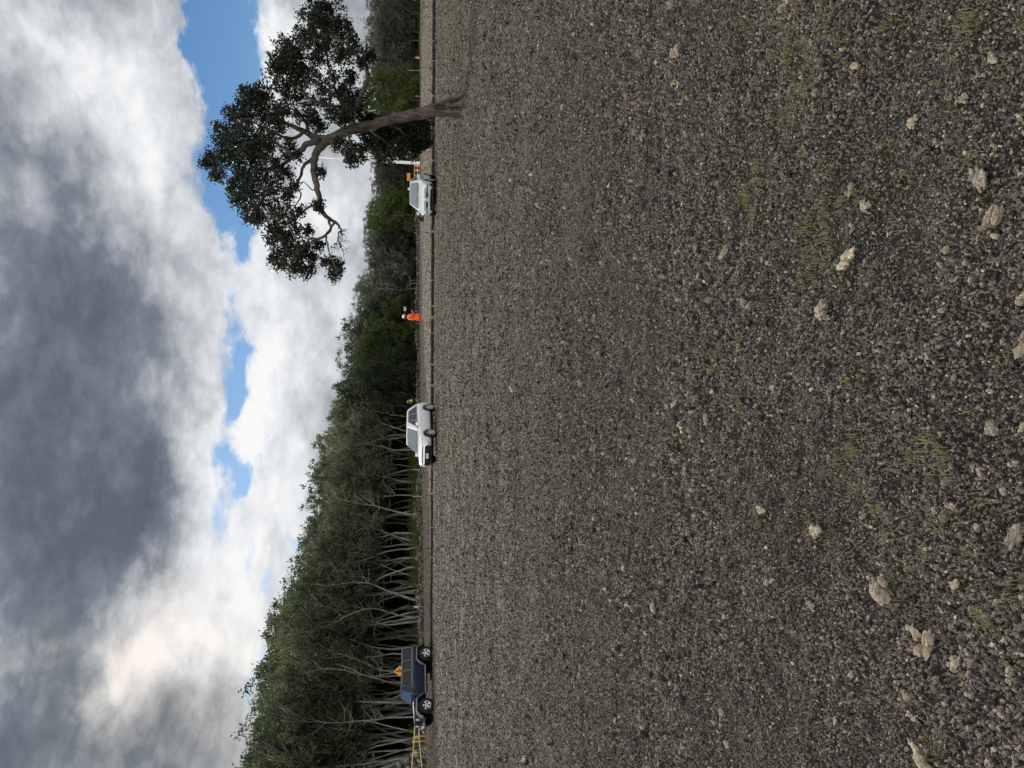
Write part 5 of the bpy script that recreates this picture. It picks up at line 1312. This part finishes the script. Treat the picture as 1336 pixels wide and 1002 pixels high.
LIME = cloth('lime_vest_cloth', (.62, .90, .10)); DARKC = cloth('dark_cloth', (.02, .022, .03)); BOOT = cloth('tan_boot_leather', (.33, .22, .16)); SILV = cloth('reflective_tape', (.7, .7, .68), .3); HAIR = cloth('dark_hair', (.02, .015, .012))
def person(loc, rz, label, hs, top_mat, leg_mat, vest=False, cap=None, arms='bent', bend=0.0, H=1.78):
    """stands on z=0, faces local +X"""
    root = empty('person', loc, rz); k = H / 1.78; root.scale = (k, k, k)
    b = bend
    S = {'pel': (0, 0, .96), 'waist': (.01 + b * .06, 0, 1.10), 'chest': (.015 + b * .18, 0, 1.30), 'neckb': (.0 + b * .28, 0, 1.46), 'neck': (.012 + b * .32, 0, 1.535), 'head': (.03 + b * .36, 0, 1.63), 'crown': (.018 + b * .38, 0, 1.715)}
    V = []; E = []; ix = {}
    def add(n, p, r, par=None):
        ix[n] = len(V); V.append((*p, r)); 
        if par is not None: E.append((ix[par], ix[n]))
    add('pel', S['pel'], (.135, .115)); add('waist', S['waist'], (.13, .105), 'pel'); add('chest', S['chest'], (.155, .12), 'waist'); add('neckb', S['neckb'], (.09, .075), 'chest'); add('neck', S['neck'], .052, 'neckb'); add('head', S['head'], (.078, .09), 'neck'); add('crown', S['crown'], (.07, .08), 'head')
    add('nose', (S['head'][0] + .105, 0, S['head'][2] - .005), .012, 'head')
    hands = []
    for sg, key in ((1, 'l'), (-1, 'r')):
        sh = (S['neckb'][0] - .005, sg * .175, 1.425); add(key + 'sh', sh, .062, 'neckb')
        if arms == 'bent' and sg == -1: el = (.03, sg * .24, 1.17); wr = (.20, sg * .20, 1.25); hd = (.26, sg * .19, 1.28)
        elif arms == 'bent': el = (-.05, sg * .25, 1.15); wr = (.10, sg * .24, .99); hd = (.15, sg * .235, .93)
        elif sg == 1: el = (sh[0] + .10, sg * .24, 1.19); wr = (sh[0] + .30, sg * .16, 1.10); hd = (sh[0] + .37, sg * .14, 1.08)
        else: el = (sh[0] + .06, sg * .25, 1.16); wr = (sh[0] + .24, sg * .22, 1.02); hd = (sh[0] + .30, sg * .21, .98)
        add(key + 'el', el, .043, key + 'sh'); add(key + 'wr', wr, .027, key + 'el'); add(key + 'hd', hd, (.036, .020), key + 'wr')
        hands.append((key, Vector(hd), (Vector(hd) - Vector(wr)).normalized(), sg))
        add(key + 'hip', (0, sg * .095, .86), .085, 'pel'); st = .05 * sg
        add(key + 'kn', (.02 + st, sg * .11, .50), .062, key + 'hip'); add(key + 'cf', (-.005 + st, sg * .115, .36), .055, key + 'kn'); add(key + 'an', (-.02 + st, sg * .12, .09), .038, key + 'cf'); add(key + 'ft', (.10 + st, sg * .13, .045), (.04, .03), key + 'an')
        for q, off in enumerate((-.027, -.009, .009, .027)):
            d = hands[-1][2]; side = d.cross(Vector((0, 0, 1))).normalized(); ln = (.062, .075, .07, .055)[q]
            p1 = Vector(hd) + side * off + d * ln * .55; p2 = p1 + d * ln * .4 - Vector((0, 0, .02))
            add('%sf%d' % (key, q), p1, .009, key + 'hd'); add('%sg%d' % (key, q), p2, .0075, '%sf%d' % (key, q))
        side = hands[-1][2].cross(Vector((0, 0, 1))).normalized(); p1 = Vector(hd) - hands[-1][2] * .02 - side * .045 * sg; add(key + 'th', p1, .010, key + 'hd'); add(key + 't2', p1 + hands[-1][2] * .035, .008, key + 'th')
    bodym = skin_mesh('body', V, E, ix['pel']); body = put('body', bodym, SKINM, root)
    def garment(nm, names, grow, mat, extra=None, sub=1):
        nv, ne, m2 = [], [], {}
        for n in names:
            v = V[ix[n]]; r = v[3]; r = tuple(q + grow for q in r) if hasattr(r, '__len__') else r + grow
            if extra and n in extra: r = extra[n]
            m2[ix[n]] = len(nv); nv.append((*v[:3], r))
        for a, c in E:
            if a in m2 and c in m2: ne.append((m2[a], m2[c]))
        return put(nm, skin_mesh(nm, nv, ne, 0, sub), mat, root)
    def ring_loft(mb, rings, n=20):
        """rings: (cx, cy, z, rx, ry), closed at both ends"""
        base = len(mb.v)
        for (cx_, cy_, z_, rx_, ry_) in rings:
            for k in range(n):
                t = 2 * math.pi * k / n; mb.v.append((cx_ + rx_ * math.cos(t), cy_ + ry_ * math.sin(t), z_))
        for i in range(len(rings) - 1):
            for k in range(n):
                k2 = (k + 1) % n; mb.f.append((base + i * n + k, base + i * n + k2, base + (i + 1) * n + k2, base + (i + 1) * n + k))
        mb.f.append(tuple(base + k for k in reversed(range(n)))); mb.f.append(tuple(base + (len(rings) - 1) * n + k for k in range(n)))
    def torso(grow, z0, flare):
        P = lambda z: np.interp(z, [.96, 1.10, 1.30, 1.46, 1.54], [S['pel'][0], S['waist'][0], S['chest'][0], S['neckb'][0], S['neck'][0]])
        return [(P(z), 0, z, rx + grow, ry + grow) for z, rx, ry in ((z0, .135 + flare, .185 + flare), (.98, .132 + flare * .8, .18 + flare * .8), (1.10, .122 + flare * .5, .168 + flare * .4), (1.22, .126, .178), (1.34, .130, .195), (1.42, .118, .200), (1.47, .095, .165), (1.505, .072, .10), (1.525, .062, .07))]
    mb = MB(); ring_loft(mb, torso(.018, .84, .035 if not vest else .0))
    for key in ('l', 'r'):
        a_, b2 = Vector(V[ix[key + 'sh']][:3]), Vector(V[ix[key + 'el']][:3]); mb.tube([a_ + Vector((0, 0, .02)), a_.lerp(b2, .5), a_.lerp(b2, .95)], [.088, .080, .076], 12)
    mb.build('shirt', top_mat, root, True)
    mb = MB(); ring_loft(mb, [(0, 0, .80, .10, .15), (0, 0, .86, .128, .178), (0, 0, .95, .128, .172), (0, 0, 1.02, .118, .16)])
    for key in ('l', 'r'):
        q = [Vector(V[ix[key + k_]][:3]) for k_ in ('hip', 'kn', 'cf', 'an')]; q[3].z += .02
        mb.tube([q[0] + Vector((0, 0, .02)), q[0].lerp(q[1], .5), q[1], q[2], q[3]], [.100, .092, .078, .074, .070], 12)
    mb.build('trousers', leg_mat, root, True)
    for kx in ('l', 'r'):
        an, ft = Vector(V[ix[kx + 'an']][:3]), Vector(V[ix[kx + 'ft']][:3]); mb = MB()
        mb.tube([an + Vector((-.01, 0, .06)), an + Vector((-.01, 0, -.03))], [.056, .058], 12)
        ring_loft(mb, [(ft.x - .07, ft.y, .0, .145, .050), (ft.x - .07, ft.y, .04, .145, .050), (ft.x - .08, ft.y, .085, .115, .045), (ft.x - .10, ft.y, .11, .06, .04)])
        mb.build('boot', BOOT, root, True)
    if vest:
        mb = MB(); ring_loft(mb, torso(.034, .90, .01)[:-1]); vo_ = mb.build('vest', LIME, root, True)
        mb = MB(); ring_loft(mb, [(S['waist'][0], 0, 1.10, .172, .215), (S['waist'][0], 0, 1.15, .172, .218)]); mb.build('reflective_band', SILV, vo_, True)
    hx, hz_ = S['head'][0], S['head'][2]
    for sg in (-1, 1):
        mb = MB(); mb.lathe([(.001, .005), (.011, .003), (.012, -.004)], 10, 'y'); o = mb.build('eye', DARKC, root); o.location = (hx + .076, sg * .03, hz_ + .015); o.rotation_euler = (0, 0, R(-90))
        mb = MB(); mb.lathe([(.001, .010), (.022, .006), (.026, -.010)], 10, 'y'); o = mb.build('ear', SKINM, root); o.location = (hx - .005, sg * .083, hz_); o.rotation_euler = (0, 0, 0 if sg == 1 else math.pi); o.scale = (.8, 1, 1.3)
    mb = MB(); mb.tube([(hx + .083, -.022, hz_ - .045), (hx + .09, 0, hz_ - .047), (hx + .083, .022, hz_ - .045)], .005, 5); mb.build('mouth', cloth('lips', (.3, .12, .1)), root)
    mb = MB(); mb.lathe([(.088, -.02), (.096, .03), (.085, .09), (.05, .125), (.001, .135)], 20, 'z', (hx - .012, 0, hz_ + .0)); 
    hair = mb.build('hair', HAIR, root, True); hair.scale = (1, .96, .96)
    if cap:
        mb = MB(); mb.lathe([(.100, .035), (.103, .07), (.088, .12), (.05, .150), (.001, .158)], 20, 'z', (hx - .008, 0, hz_))
        mb.add([(hx + .07, -.07, hz_ + .045), (hx + .07, .07, hz_ + .045), (hx + .17, .05, hz_ + .03), (hx + .17, -.05, hz_ + .03), (hx + .07, -.07, hz_ + .035), (hx + .07, .07, hz_ + .035), (hx + .17, .05, hz_ + .022), (hx + .17, -.05, hz_ + .022)],
               [(0, 1, 2, 3), (7, 6, 5, 4), (0, 4, 5, 1), (1, 5, 6, 2), (2, 6, 7, 3), (3, 7, 4, 0)])
        mb.build('cap', cap, root, True)
    tag(root, label, 'person'); return root
g_ = gnd(569.6, 414)
person((g_.x, g_.y, 0), R(12), 'person in a bright orange shirt and white cap standing on the gravel', None, HIVIS, KHAKI, False, CAPW, 'bent', 0.0, 1.88)
Yp = WALL(524) + .9
person((Yp * (501 - 523.5) / 1002, Yp, 0), R(200), 'person in a lime vest behind the low wall near the white crossover', None, DARKC, DARKC, True, None, 'work', .25, 1.85)
#ENDOBJ
scene.view_settings.view_transform = 'Standard'; scene.view_settings.look = 'None'
scene.view_settings.exposure = 0; scene.view_settings.gamma = 1; scene.view_settings.use_curve_mapping = False
scene.cycles.max_bounces = 6; scene.cycles.diffuse_bounces = 3; scene.cycles.transparent_max_bounces = 8
